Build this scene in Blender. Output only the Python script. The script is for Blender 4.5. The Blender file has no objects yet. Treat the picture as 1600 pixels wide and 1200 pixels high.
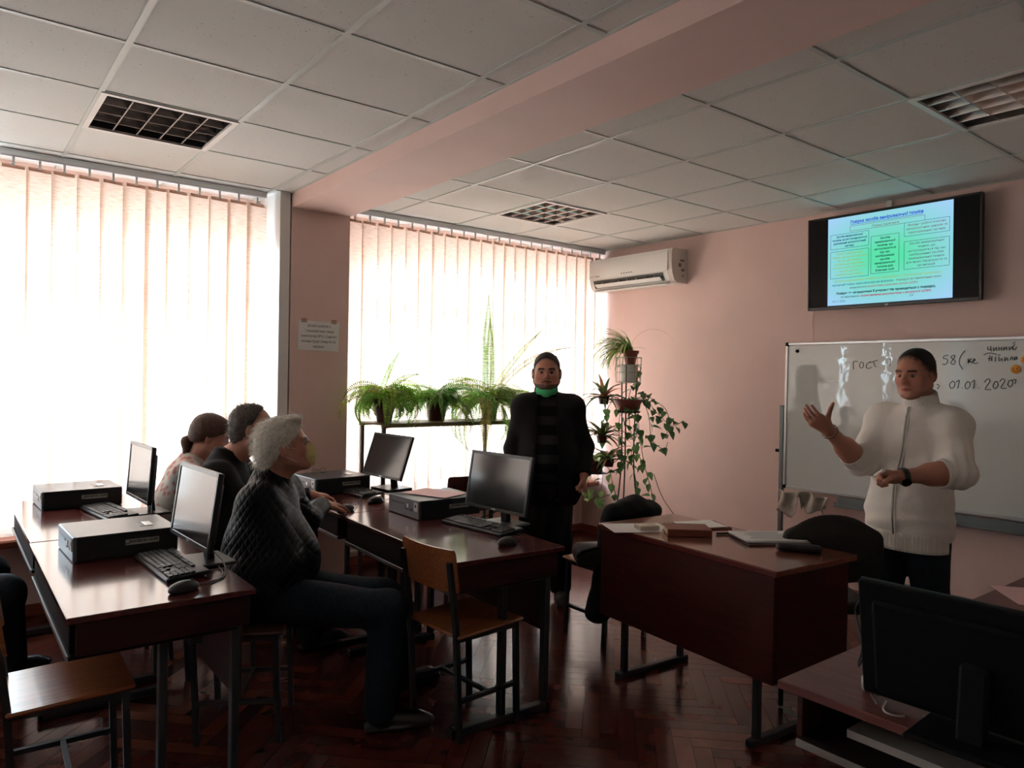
import bpy, math, random
import numpy as np
from mathutils import Vector, Matrix, Euler
random.seed(7); RNG = np.random.default_rng(7)
S = bpy.context.scene; COL = S.collection
PI = math.pi
def R(d): return math.radians(d)

# ---------------------------------------------------------------- camera
cam_d = bpy.data.cameras.new('camera'); cam = bpy.data.objects.new('camera', cam_d); COL.objects.link(cam)
cam_d.sensor_width = 36.0; cam_d.lens = 1141.4/1600*36.0; cam_d.clip_start = 0.05
_y, _p, _r = 0.66202, -0.00871, 0.01844
fw = Vector((math.sin(_y)*math.cos(_p), math.cos(_y)*math.cos(_p), math.sin(_p)))
rt0 = Vector((math.cos(_y), -math.sin(_y), 0)); up0 = rt0.cross(fw)
rt = rt0*math.cos(_r) + up0*math.sin(_r); up = up0*math.cos(_r) - rt0*math.sin(_r)
M = Matrix((rt, up, -fw)).transposed().to_4x4(); M.translation = Vector((0, 0, 1.5))
cam.matrix_world = M
S.camera = cam
# ---------------------------------------------------------------- world: overcast sky, paler above than towards the ground
wd = bpy.data.worlds.new('sky'); S.world = wd; wd.use_nodes = True
nt = wd.node_tree; nt.nodes.clear()
wo = nt.nodes.new('ShaderNodeOutputWorld'); bg = nt.nodes.new('ShaderNodeBackground')
tc = nt.nodes.new('ShaderNodeTexCoord'); sx = nt.nodes.new('ShaderNodeSeparateXYZ'); cr = nt.nodes.new('ShaderNodeValToRGB')
cr.color_ramp.elements[0].position = 0.0; cr.color_ramp.elements[0].color = (.30, .34, .37, 1)
cr.color_ramp.elements[1].position = 0.12; cr.color_ramp.elements[1].color = (.77, .97, 1.15, 1)
nt.links.new(tc.outputs['Generated'], sx.inputs[0]); nt.links.new(sx.outputs['Z'], cr.inputs[0])
nt.links.new(cr.outputs[0], bg.inputs[0]); nt.links.new(bg.outputs[0], wo.inputs[0])
bg.inputs[1].default_value = 29.0
for i, (x0, x1) in enumerate(((-1.0, 1.83), (2.34, 4.98), (-3.1, -1.25))):     # sampling portals in the window openings
    ld = bpy.data.lights.new('window_portal', 'AREA'); ld.shape = 'RECTANGLE'; ld.size = x1-x0; ld.size_y = 2.0
    ld.cycles.is_portal = True
    lo = bpy.data.objects.new('window_portal', ld); COL.objects.link(lo)
    lo.location = ((x0+x1)/2, 5.45, 1.66); lo.rotation_euler = (R(-90), 0, 0)
# ---------------------------------------------------------------- colour management
S.view_settings.view_transform = 'Standard'; S.view_settings.look = 'None'
S.view_settings.exposure = 0.15; S.view_settings.gamma = 1.0; S.view_settings.use_curve_mapping = False

# ================================================================ helpers
def tag(o, label=None, cat=None, group=None, kind=None):
    if label: o['label'] = label
    if cat: o['category'] = cat
    if group: o['group'] = group
    if kind: o['kind'] = kind
    return o
def thing(name, label, cat, loc=(0, 0, 0), rz=0, group=None):
    o = bpy.data.objects.new(name, None); COL.objects.link(o); o.empty_display_size = .05
    o.location = loc; o.rotation_euler = (0, 0, rz)
    return tag(o, label, cat, group)
MATS = {}
def mat(name, col, rough=.6, metal=0, spec=.5, noise=0, nscale=20, bump=0, bscale=200, coat=0, stretch=None, attr=False,
        emit=None, trans=0, col2=None, sheen=0):
    if name in MATS: return MATS[name]
    m = bpy.data.materials.new(name); m.use_nodes = True; t = m.node_tree; L = t.links
    b = t.nodes['Principled BSDF']
    b.inputs['Base Color'].default_value = (*col, 1); b.inputs['Roughness'].default_value = rough
    b.inputs['Metallic'].default_value = metal; b.inputs['Specular IOR Level'].default_value = spec
    b.inputs['Coat Weight'].default_value = coat; b.inputs['Coat Roughness'].default_value = .08
    if sheen: b.inputs['Sheen Weight'].default_value = sheen
    tc = t.nodes.new('ShaderNodeTexCoord'); mp = t.nodes.new('ShaderNodeMapping')
    L.new(tc.outputs['Object'], mp.inputs[0])
    if stretch: mp.inputs['Scale'].default_value = stretch
    src = None
    if attr:
        a = t.nodes.new('ShaderNodeAttribute'); a.attribute_name = 'Col'; src = a.outputs['Color']
    if noise:
        n = t.nodes.new('ShaderNodeTexNoise'); n.inputs['Scale'].default_value = nscale; n.inputs['Detail'].default_value = 5
        L.new(mp.outputs[0], n.inputs['Vector'])
        mx = t.nodes.new('ShaderNodeMix'); mx.data_type = 'RGBA'
        rp = t.nodes.new('ShaderNodeMapRange'); rp.inputs[1].default_value = .35; rp.inputs[2].default_value = .65
        L.new(n.outputs['Fac'], rp.inputs[0]); L.new(rp.outputs[0], mx.inputs[0])
        c2 = col2 or tuple(max(0, c*(1-noise)) for c in col)
        if attr:
            mu = t.nodes.new('ShaderNodeMix'); mu.data_type = 'RGBA'; mu.blend_type = 'MULTIPLY'; mu.inputs[0].default_value = 1
            mx.inputs[6].default_value = (1, 1, 1, 1); mx.inputs[7].default_value = (1-noise, 1-noise, 1-noise, 1)
            L.new(src, mu.inputs[6]); L.new(mx.outputs[2], mu.inputs[7]); src = mu.outputs[2]
        else:
            mx.inputs[6].default_value = (*col, 1); mx.inputs[7].default_value = (*c2, 1); src = mx.outputs[2]
    if src: L.new(src, b.inputs['Base Color'])
    if bump:
        n2 = t.nodes.new('ShaderNodeTexNoise'); n2.inputs['Scale'].default_value = bscale; n2.inputs['Detail'].default_value = 3
        L.new(mp.outputs[0], n2.inputs['Vector'])
        bp = t.nodes.new('ShaderNodeBump'); bp.inputs['Strength'].default_value = bump; bp.inputs['Distance'].default_value = .004
        L.new(n2.outputs['Fac'], bp.inputs['Height']); L.new(bp.outputs[0], b.inputs['Normal'])
    if emit:
        b.inputs['Emission Color'].default_value = (*col, 1); b.inputs['Emission Strength'].default_value = emit
        if attr: L.new(src, b.inputs['Emission Color'])
    if trans:   # thin translucent sheet (leaves, paper, cloth)
        tr = t.nodes.new('ShaderNodeBsdfTranslucent'); ms = t.nodes.new('ShaderNodeMixShader'); ms.inputs[0].default_value = trans
        tr.inputs[0].default_value = (*col, 1)
        if src: L.new(src, tr.inputs[0])
        out = t.nodes['Material Output']
        L.new(b.outputs[0], ms.inputs[1]); L.new(tr.outputs[0], ms.inputs[2]); L.new(ms.outputs[0], out.inputs[0])
    MATS[name] = m
    return m

class MB:
    """collects shapes into one mesh"""
    def __init__(s): s.v = []; s.f = []; s.mi = []; s.col = []; s.cm = 0; s.c = None
    def add(s, vs, fs, T=None):
        n = len(s.v)
        if T is not None: vs = [T @ Vector(v) for v in vs]
        s.v += [tuple(v) for v in vs]; s.f += [tuple(i+n for i in f) for f in fs]; s.mi += [s.cm]*len(fs)
        s.col += [s.c or (1, 1, 1)]*len(vs)
        return s
    def box(s, c, d, rot=None, bev=0):
        x, y, z = d[0]/2, d[1]/2, d[2]/2
        T = Matrix.Translation(c) @ (rot.to_matrix().to_4x4() if isinstance(rot, Euler) else (rot.to_4x4() if rot is not None else Matrix()))
        b = min(bev, .45*min(d))
        if b <= 0:
            vs = [(i*x, j*y, k*z) for i in (-1, 1) for j in (-1, 1) for k in (-1, 1)]
            fs = [(0, 1, 3, 2), (4, 6, 7, 5), (0, 4, 5, 1), (2, 3, 7, 6), (0, 2, 6, 4), (1, 5, 7, 3)]
        else:
            def ring(r, z): return [(sx*(x-r), sy*(y), z) if q == 0 else (sx*x, sy*(y-r), z) for sx, sy, q in
                                    ((1, -1, 0), (1, -1, 1), (1, 1, 1), (1, 1, 0), (-1, 1, 0), (-1, 1, 1), (-1, -1, 1), (-1, -1, 0))]
            def ring2(z): return [(px*(x-b)/x if abs(px) > x-b*.5 else px, py*(y-b)/y if abs(py) > y-b*.5 else py, z) for px, py, _ in ring(b, z)]
            vs = ring2(-z) + ring(b, -z+b) + ring(b, z-b) + ring2(z); fs = [tuple(range(7, -1, -1)), tuple(range(24, 32))]
            for r in range(3):
                for i in range(8): fs.append((r*8+i, r*8+(i+1) % 8, (r+1)*8+(i+1) % 8, (r+1)*8+i))
        return s.add(vs, fs, T)
    def tube(s, pts, r, n=8, cap=True):
        pts = [Vector(p) for p in pts]; m = len(pts); rs = r if isinstance(r, (list, tuple)) else [r]*m
        vs = []; fs = []; prev = None
        for i, p in enumerate(pts):
            t = (pts[min(i+1, m-1)] - pts[max(i-1, 0)]).normalized()
            if prev is None:
                a = Vector((0, 0, 1)) if abs(t.z) < .9 else Vector((1, 0, 0)); u = t.cross(a).normalized()
            else: u = (prev - t*prev.dot(t)).normalized()
            prev = u; w = t.cross(u)
            for k in range(n):
                a = 2*PI*k/n; vs.append(p + (u*math.cos(a) + w*math.sin(a))*rs[i])
        for i in range(m-1):
            for k in range(n): fs.append((i*n+k, i*n+(k+1) % n, (i+1)*n+(k+1) % n, (i+1)*n+k))
        if cap: fs += [tuple(range(n-1, -1, -1)), tuple(range((m-1)*n, m*n))]
        return s.add(vs, fs)
    def bar(s, a, b, w, h=None):   # square bar between two points
        a, b = Vector(a), Vector(b); t = b-a; L = t.length; q = t.to_track_quat('Z', 'Y').to_matrix()
        return s.box((a+b)/2, (w, h or w, L), q)
    def lathe(s, prof, c=(0, 0, 0), n=24, cap=True, T=None):
        vs = []; fs = []; m = len(prof)
        for r, z in prof:
            for k in range(n): a = 2*PI*k/n; vs.append((c[0]+r*math.cos(a), c[1]+r*math.sin(a), c[2]+z))
        for i in range(m-1):
            for k in range(n): fs.append((i*n+k, i*n+(k+1) % n, (i+1)*n+(k+1) % n, (i+1)*n+k))
        if cap: fs += [tuple(range(n-1, -1, -1)), tuple(range((m-1)*n, m*n))]
        return s.add(vs, fs, T)
    def quad(s, *p): return s.add(p, [tuple(range(len(p)))])
    def prism(s, poly, a, b, axis=1):   # polygon in the plane across an axis, swept from a to b
        def P(u, v, w): return (u, w, v) if axis == 1 else ((w, u, v) if axis == 0 else (u, v, w))
        n = len(poly); vs = [P(u, v, a) for u, v in poly]+[P(u, v, b) for u, v in poly]
        fs = [tuple(range(n)), tuple(range(2*n-1, n-1, -1))]+[(i, i+n, (i+1) % n+n, (i+1) % n) for i in range(n)]
        return s.add(vs, fs)
    def build(s, name, m, parent=None, smooth=False, attr=False, solid=0, fix=True):
        me = bpy.data.meshes.new(name); me.from_pydata(s.v, [], s.f)
        for mm in (m if isinstance(m, (list, tuple)) else [m]): me.materials.append(mm)
        if any(s.mi): me.polygons.foreach_set('material_index', s.mi)
        if attr:
            ca = me.color_attributes.new('Col', 'FLOAT_COLOR', 'POINT')
            ca.data.foreach_set('color', np.array([(*c, 1) for c in s.col], dtype=np.float32).ravel())
        if fix:
            import bmesh
            bm = bmesh.new(); bm.from_mesh(me); bmesh.ops.recalc_face_normals(bm, faces=bm.faces); bm.to_mesh(me); bm.free()
        if smooth:
            me.polygons.foreach_set('use_smooth', [True]*len(me.polygons))
            if smooth != 'all':
                me.set_sharp_from_angle(angle=R(40))
        me.update()
        o = bpy.data.objects.new(name, me); COL.objects.link(o)
        if parent is not None: o.parent = parent
        if solid:
            md = o.modifiers.new('solid', 'SOLIDIFY'); md.thickness = solid; md.offset = 0
        return o
def part(name, m, parent, fn, **k):
    b = MB(); fn(b); return b.build(name, m, parent, **k)
def copy_tree(o, parent=None):
    c = o.copy(); COL.objects.link(c)
    if parent is not None: c.parent = parent
    for ch in list(o.children): copy_tree(ch, c)
    return c
def smoothpath(pts, n=8):   # Catmull-Rom
    P = [Vector(p) for p in pts]; P = [P[0]*2-P[1]]+P+[P[-1]*2-P[-2]]; out = []
    for i in range(1, len(P)-2):
        for k in range(n):
            t = k/n; a, b, c, d = P[i-1:i+3]
            out.append(.5*((2*b)+(c-a)*t+(2*a-5*b+4*c-d)*t*t+(3*b-a-3*c+d)*t**3))
    out.append(P[-2]); return out

# ================================================================ signed-distance modeller (figures, cloth, bags)
A3 = lambda p: np.array(p, dtype=np.float32)
def nrm(v): v = np.array(v, dtype=float); return v/np.linalg.norm(v)
def P_cone(a, b, ra, rb, k=.02, op=1, cut=()):
    a, b = A3(a), A3(b); ab = b-a; L2 = float(ab@ab)+1e-9
    def f(p):
        t = np.clip(((p-a)@ab)/L2, 0, 1); d = p-a-t[..., None]*ab
        r = np.sqrt((d*d).sum(-1))-(ra+(rb-ra)*t)
        for q, n in cut: r = np.maximum(r, (p-A3(q))@A3(n))
        return r
    m = max(ra, rb)
    return dict(f=f, lo=np.minimum(a, b)-m, hi=np.maximum(a, b)+m, k=k, op=op)
def P_ell(c, r, B=None, k=.02, op=1, cut=()):
    c, r = A3(c), A3(r); B = np.eye(3, dtype=np.float32) if B is None else np.array(B, dtype=np.float32)   # rows: axes
    def f(p):
        q = (p-c)@B.T; k0 = np.sqrt(((q/r)**2).sum(-1)); k1 = np.sqrt(((q/(r*r))**2).sum(-1))+1e-6
        d = k0*(k0-1)/k1
        for s, n in cut: d = np.maximum(d, (p-A3(s))@A3(n))
        return d
    e = np.sqrt(((B*r[:, None])**2).sum(0))
    return dict(f=f, lo=c-e, hi=c+e, k=k, op=op)
def P_box(c, h, B=None, rd=.01, k=.01, op=1):
    c, h = A3(c), A3(h); B = np.eye(3, dtype=np.float32) if B is None else np.array(B, dtype=np.float32)
    def f(p):
        q = np.abs((p-c)@B.T)-(h-rd)
        return np.sqrt((np.maximum(q, 0)**2).sum(-1))+np.minimum(q.max(-1), 0)-rd
    e = (np.abs(B)*h[:, None]).sum(0)
    return dict(f=f, lo=c-e, hi=c+e, k=k, op=op)
def P_half(q, n, k=.004, lim=None):   # cuts away everything on the side of n (optionally only inside the sphere lim = centre, radius)
    q, n = A3(q), A3(nrm(n))
    def f(p):
        d = -((p-q)@n)
        if lim is not None: d = np.maximum(d, np.sqrt(((p-A3(lim[0]))**2).sum(-1))-lim[1])
        return d
    return dict(f=f, lo=None, hi=None, k=k, op=-1)
def smin(a, b, k):
    h = np.maximum(k-np.abs(a-b), 0)/k; return np.minimum(a, b)-h*h*k*.25
def sdf_data(prims, res, disp=None):
    adds = [p for p in prims if p['op'] > 0]
    lo = np.min([p['lo'] for p in adds], 0)-4*res-.01; hi = np.max([p['hi'] for p in adds], 0)+4*res+.01
    n = 8; bs = n*res; nb = np.ceil((hi-lo)/bs).astype(int)
    g = np.stack(np.meshgrid(*[np.arange(i) for i in nb], indexing='ij'), -1).reshape(-1, 3)
    C = (lo+(g+.5)*bs).astype(np.float32); pd = [p['f'](C) for p in prims]; Dc = np.full(len(C), 9., np.float32)
    for p, d in zip(prims, pd):
        Dc = smin(Dc, d, p['k']) if p['op'] > 0 else -smin(-Dc, d, p['k'])
    rad = bs*.9
    keep = np.abs(Dc) < rad*1.35+.012
    K = np.nonzero(keep)[0]
    off = np.stack(np.meshgrid(*[np.arange(n)]*3, indexing='ij'), -1).reshape(-1, 3).astype(np.float32)*res
    base = (lo+g[K]*bs).astype(np.float32)
    pts = base[:, None, :]+off[None]
    D = np.full(pts.shape[:2], 9., np.float32)
    for p, d in zip(prims, pd):
        mk = np.nonzero(d[K] < rad*1.5+p['k']+.02)[0]
        if len(mk) == 0: continue
        v = p['f'](pts[mk]).astype(np.float32)
        D[mk] = smin(D[mk], v, p['k']) if p['op'] > 0 else -smin(-D[mk], v, p['k'])
    if disp is not None: D = D+disp(pts).astype(np.float32)
    F = np.repeat(np.repeat(np.repeat(np.where(Dc < 0, -1., 1.).astype(np.float32).reshape(nb), n, 0), n, 1), n, 2)
    F = F.reshape(nb[0], n, nb[1], n, nb[2], n)
    F[g[K, 0], :, g[K, 1], :, g[K, 2], :] = D.reshape(-1, n, n, n)
    F = F.reshape(nb*n)
    s = F < 0
    sl = [(slice(i, -1) if i == 0 else slice(1, None)) for i in (0, 1)]
    al = np.ones(np.array(F.shape)-1, bool); an = np.zeros_like(al)
    for i in (0, 1):
        for j in (0, 1):
            for k in (0, 1):
                q = s[sl[i], sl[j], sl[k]]; al &= q; an |= q
    idx = np.argwhere(an & ~al)
    cn = np.array([(i, j, k) for i in (0, 1) for j in (0, 1) for k in (0, 1)])
    V = F[tuple((idx[:, None, :]+cn[None]).transpose(2, 0, 1))]
    acc = np.zeros((len(idx), 3)); cnt = np.zeros(len(idx))
    for a in range(8):
        for b in range(a+1, 8):
            if np.abs(cn[a]-cn[b]).sum() != 1: continue
            va, vb = V[:, a], V[:, b]; m = (va < 0) != (vb < 0)
            t = np.where(m, va/np.where(m, va-vb, 1), 0)
            acc += (cn[a][None]+t[:, None]*(cn[b]-cn[a])[None])*m[:, None]; cnt += m
    vert = lo+(idx+acc/np.maximum(cnt, 1)[:, None])*res
    sh = np.array(F.shape)-1
    lin = (idx[:, 0]*sh[1]+idx[:, 1])*sh[2]+idx[:, 2]
    quads = []
    for ax in range(3):
        s0 = [slice(None)]*3; s1 = [slice(None)]*3; s0[ax] = slice(0, -1); s1[ax] = slice(1, None)
        e = np.argwhere(s[tuple(s0)] != s[tuple(s1)]); b, c = (ax+1) % 3, (ax+2) % 3
        e = e[(e[:, b] > 0) & (e[:, c] > 0) & (e[:, b] < sh[b]) & (e[:, c] < sh[c])]
        sg = s[tuple(e.T)]
        q = []
        for db, dc in ((0, 0), (1, 0), (1, 1), (0, 1)):
            t = e.copy(); t[:, b] -= db; t[:, c] -= dc
            q.append(np.searchsorted(lin, (t[:, 0]*sh[1]+t[:, 1])*sh[2]+t[:, 2]))
        q = np.stack(q, 1); q = np.where(sg[:, None], q, q[:, ::-1])
        quads.append(q)
    return vert, np.concatenate(quads)
def np_mesh(name, V, Q, m, parent=None, paint=None, base=(0, 0, 0), smooth=True):
    V = np.asarray(V, dtype=np.float64)
    me = bpy.data.meshes.new(name); me.vertices.add(len(V))
    me.vertices.foreach_set('co', (V-np.array(base)).astype(np.float32).ravel())
    k = Q.shape[1]
    me.loops.add(Q.size); me.loops.foreach_set('vertex_index', Q.astype(np.int32).ravel())
    me.polygons.add(len(Q)); me.polygons.foreach_set('loop_start', np.arange(0, Q.size, k, dtype=np.int32))
    me.materials.append(m)
    if smooth: me.polygons.foreach_set('use_smooth', np.ones(len(Q), bool))
    if paint is not None:
        c = np.ones((len(V), 4), np.float32); c[:, :3] = paint(V)
        ca = me.color_attributes.new('Col', 'FLOAT_COLOR', 'POINT'); ca.data.foreach_set('color', c.ravel())
    me.update(calc_edges=True); me.validate()
    o = bpy.data.objects.new(name, me); COL.objects.link(o)
    if parent is not None: o.parent = parent
    return o
def sdf_obj(name, prims, res, m, parent=None, paint=None, disp=None, base=(0, 0, 0), post=None):
    V, Q = sdf_data(prims, res, disp)
    V = relax(V, Q, 1)
    return np_mesh(name, V, Q, m, parent, paint, base)
def relax(V, Q, it):
    for _ in range(it):
        s = np.zeros_like(V); c = np.zeros(len(V))
        for a, b in ((0, 1), (1, 2), (2, 3), (3, 0)):
            np.add.at(s, Q[:, a], V[Q[:, b]]); np.add.at(c, Q[:, a], 1)
        V = V*.5+s/np.maximum(c, 1)[:, None]*.5
    return V
def wob(P, f, seed=0):
    a = np.sin(P[..., 0]*f*1.0+seed*1.7+np.sin(P[..., 2]*f*.6+seed))
    b = np.sin(P[..., 1]*f*1.13+seed*.9+np.sin(P[..., 0]*f*.7))
    c = np.sin(P[..., 2]*f*.91+seed*2.3+np.sin(P[..., 1]*f*.8))
    return (a+b+c)/3

# ================================================================ materials
def lin(r, g, b): return tuple(((c/255)/12.92 if c/255 <= .04045 else ((c/255+.055)/1.055)**2.4) for c in (r, g, b))
m_wall = mat('wall_paint', lin(238, 207, 199), .62, noise=.05, nscale=3, bump=.12, bscale=60, spec=.3)
m_tile = None
m_wall2 = mat('fill_wall_paint', lin(243, 238, 232), .7, noise=.04, nscale=3)  # for the unseen walls, made paler to bounce fill light
m_tee = mat('grid_metal', lin(200, 205, 200), .4, spec=.5)
m_sill = mat('sill_brown', lin(150, 84, 58), .35, noise=.3, nscale=6, stretch=(1, 8, 8))
m_base = mat('baseboard_brown', lin(150, 80, 55), .4, noise=.3, nscale=6, stretch=(1, 1, 6))
m_white = mat('white_plastic', lin(232, 230, 226), .35)
m_pvc = mat('white_pvc', lin(235, 235, 235), .35)
m_alu = mat('aluminium', (.62, .63, .64), .35, metal=.85)
m_steel = mat('dark_steel', (.035, .035, .04), .45, metal=.3)
m_grey_steel = mat('grey_steel', lin(120, 126, 128), .4, metal=.4)
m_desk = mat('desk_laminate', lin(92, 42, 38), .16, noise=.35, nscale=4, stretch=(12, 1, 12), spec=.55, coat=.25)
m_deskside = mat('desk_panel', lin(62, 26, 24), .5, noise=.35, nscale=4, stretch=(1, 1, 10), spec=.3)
m_shelf = mat('shaded_shelf_board', (.018, .011, .010), .8, spec=.1)  # near black: shade under the desktop put into the shelf colour
m_desk2 = mat('pinkish_laminate', lin(118, 66, 60), .45, noise=.3, nscale=5, stretch=(10, 1, 10))  # rougher desk laminate; pinkish wall reflection put into its colour
m_edge = mat('desk_edge', lin(70, 34, 30), .4)
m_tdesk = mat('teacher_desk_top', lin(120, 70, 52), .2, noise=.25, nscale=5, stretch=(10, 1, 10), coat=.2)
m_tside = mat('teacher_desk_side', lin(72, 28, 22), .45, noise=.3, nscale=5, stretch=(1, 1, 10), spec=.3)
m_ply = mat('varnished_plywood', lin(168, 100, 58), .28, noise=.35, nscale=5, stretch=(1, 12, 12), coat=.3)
m_black = mat('black_plastic', (.012, .012, .013), .38)
m_blackm = mat('black_matte', (.006, .006, .007), .6, spec=.12)
m_case = mat('pc_case', lin(58, 60, 64), .35, metal=.3, bump=.05, bscale=900)
m_caseside = mat('pc_case_side', (.012, .012, .014), .45)
m_face = mat('pc_face', lin(84, 88, 94), .4)
m_screen = mat('screen_panel', (.022, .023, .025), .15, spec=1.0)
m_key = mat('keycap', (.03, .031, .034), .42)
m_sticker = mat('sticker', lin(190, 188, 182), .5)
m_ink = mat('ink', (.02, .02, .022), .6)
m_paper = mat('paper', lin(240, 239, 238), .6)
m_pink = mat('pink_paper', lin(235, 190, 190), .6)
m_pot = mat('brown_pot', lin(82, 36, 32), .3)
m_pot2 = mat('terracotta_pot', lin(140, 72, 56), .5)
m_soil = mat('soil', (.03, .02, .014), .9, bump=.5, bscale=80)
m_fern = mat('fern_leaf', lin(110, 160, 50), .5, attr=True, trans=.4)
m_leaf = mat('leaf', lin(90, 140, 60), .4, attr=True, trans=.35)
m_skin = mat('skin', lin(200, 140, 115), .5, attr=True, bump=.06, bscale=350, spec=.35)
m_hair = mat('hair_fibre', (.1, .1, .1), .6, attr=True, bump=.35, bscale=160, stretch=(1, 1, .3), spec=.3)
m_eye = mat('eye_ball', (.7, .7, .7), .15, attr=True)
m_suit = mat('black_suit', (.011, .009, .010), .8, spec=.2, bump=.1, bscale=500, sheen=.0)
m_jeans = mat('dark_jeans', lin(34, 42, 54), .8, noise=.4, nscale=60, bump=.15, bscale=600, spec=.2)
m_shoe = mat('black_shoe', (.01, .009, .009), .3)

def custom(name, fn):
    m = bpy.data.materials.new(name); m.use_nodes = True; t = m.node_tree; fn(t, t.nodes, t.links, t.nodes['Principled BSDF']); return m
def _tile(t, N, L, b):
    b.inputs['Roughness'].default_value = .9; b.inputs['Specular IOR Level'].default_value = .1
    tc = N.new('ShaderNodeTexCoord'); v = N.new('ShaderNodeTexVoronoi'); v.inputs['Scale'].default_value = 55
    L.new(tc.outputs['Object'], v.inputs['Vector'])
    n = N.new('ShaderNodeTexNoise'); n.inputs['Scale'].default_value = 30; L.new(tc.outputs['Object'], n.inputs['Vector'])
    ad = N.new('ShaderNodeMath'); ad.operation = 'MULTIPLY_ADD'; L.new(n.outputs['Fac'], ad.inputs[0]); ad.inputs[1].default_value = .5; L.new(v.outputs['Distance'], ad.inputs[2])
    cr = N.new('ShaderNodeValToRGB'); cr.color_ramp.elements[0].position = .28; cr.color_ramp.elements[1].position = .36
    cr.color_ramp.elements[0].color = (*lin(150, 142, 136), 1); cr.color_ramp.elements[1].color = (*lin(224, 223, 219), 1)
    L.new(ad.outputs[0], cr.inputs[0]); L.new(cr.outputs[0], b.inputs['Base Color'])
m_tile = custom('ceiling_tile', _tile)
def _floor(t, N, L, b):
    a = N.new('ShaderNodeAttribute'); a.attribute_name = 'Col'
    tc = N.new('ShaderNodeTexCoord'); n = N.new('ShaderNodeTexNoise'); n.inputs['Scale'].default_value = 9; n.inputs['Detail'].default_value = 6
    L.new(tc.outputs['Object'], n.inputs['Vector'])
    mu = N.new('ShaderNodeMix'); mu.data_type = 'RGBA'; mu.blend_type = 'MULTIPLY'; mu.inputs[0].default_value = .6
    L.new(a.outputs['Color'], mu.inputs[6]); L.new(n.outputs['Fac'], mu.inputs[7]); L.new(mu.outputs[2], b.inputs['Base Color'])
    mr = N.new('ShaderNodeMapRange'); mr.inputs[3].default_value = .15; mr.inputs[4].default_value = .25; L.new(n.outputs['Fac'], mr.inputs[0])
    L.new(mr.outputs[0], b.inputs['Roughness']); b.inputs['Specular IOR Level'].default_value = .45
m_floor = custom('parquet', _floor)
def _blind(t, N, L, b):
    tc = N.new('ShaderNodeTexCoord'); mp = N.new('ShaderNodeMapping'); mp.inputs['Scale'].default_value = (18, 18, 260)
    L.new(tc.outputs['Object'], mp.inputs[0]); n = N.new('ShaderNodeTexNoise'); n.inputs['Scale'].default_value = 1.0; n.inputs['Detail'].default_value = 4
    L.new(mp.outputs[0], n.inputs['Vector'])
    cr = N.new('ShaderNodeValToRGB'); cr.color_ramp.elements[0].position = .3; cr.color_ramp.elements[1].position = .55
    cr.color_ramp.elements[0].color = (*lin(214, 178, 156), 1); cr.color_ramp.elements[1].color = (*lin(238, 210, 192), 1)
    L.new(n.outputs['Fac'], cr.inputs[0]); L.new(cr.outputs[0], b.inputs['Base Color'])
    b.inputs['Roughness'].default_value = .9; b.inputs['Specular IOR Level'].default_value = .1
    tr = N.new('ShaderNodeBsdfTranslucent'); L.new(cr.outputs[0], tr.inputs[0])
    ms = N.new('ShaderNodeMixShader'); ms.inputs[0].default_value = .5
    L.new(b.outputs[0], ms.inputs[1]); L.new(tr.outputs[0], ms.inputs[2]); L.new(ms.outputs[0], N['Material Output'].inputs[0])
m_blind = custom('blind_fabric', _blind)
def _glass(t, N, L, b):
    gl = N.new('ShaderNodeBsdfGlossy'); gl.inputs['Roughness'].default_value = .02; tr = N.new('ShaderNodeBsdfTransparent')
    tr.inputs[0].default_value = (.93, .96, .96, 1); ms = N.new('ShaderNodeMixShader'); ms.inputs[0].default_value = .06
    L.new(tr.outputs[0], ms.inputs[1]); L.new(gl.outputs[0], ms.inputs[2]); L.new(ms.outputs[0], N['Material Output'].inputs[0])
m_glass = custom('window_glass', _glass)
def _board(t, N, L, b):
    b.inputs['Base Color'].default_value = (*lin(214, 218, 216), 1); b.inputs['Roughness'].default_value = .03; b.inputs['Specular IOR Level'].default_value = .6
    tc = N.new('ShaderNodeTexCoord'); n = N.new('ShaderNodeTexNoise'); n.inputs['Scale'].default_value = 9; L.new(tc.outputs['Object'], n.inputs['Vector'])
    bp = N.new('ShaderNodeBump'); bp.inputs['Strength'].default_value = .10; bp.inputs['Distance'].default_value = .01
    L.new(n.outputs['Fac'], bp.inputs['Height']); L.new(bp.outputs[0], b.inputs['Normal'])
m_board = custom('whiteboard_enamel', _board)
def _slide(t, N, L, b):      # what the television shows: pale blue slide turning green in the middle
    tc = N.new('ShaderNodeTexCoord'); mp = N.new('ShaderNodeMapping'); mp.inputs['Scale'].default_value = (1, 1.0, 1.6)
    gr = N.new('ShaderNodeTexGradient'); gr.gradient_type = 'SPHERICAL'
    L.new(tc.outputs['Object'], mp.inputs[0]); mp.vector_type = 'POINT'; L.new(mp.outputs[0], gr.inputs[0])
    mp.inputs['Scale'].default_value = (1.2, 1.5, 2.2)
    cr = N.new('ShaderNodeValToRGB'); cr.color_ramp.elements[0].position = .12; cr.color_ramp.elements[1].position = .85
    cr.color_ramp.elements[0].color = (*lin(170, 214, 255), 1); cr.color_ramp.elements[1].color = (*lin(96, 232, 176), 1)
    em = N.new('ShaderNodeEmission'); em.inputs[1].default_value = .85
    L.new(gr.outputs[0], cr.inputs[0]); L.new(cr.outputs[0], em.inputs[0]); L.new(em.outputs[0], N['Material Output'].inputs[0])
m_slide = custom('slide_picture', _slide)

# ================================================================ the room
ZC = 2.7345; XW = 5.02; YW = 5.28; X0 = -3.2; Y0 = -1.9
def struct(name, b, m, **k): return tag(b.build(name, m, **k), kind='structure')
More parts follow.
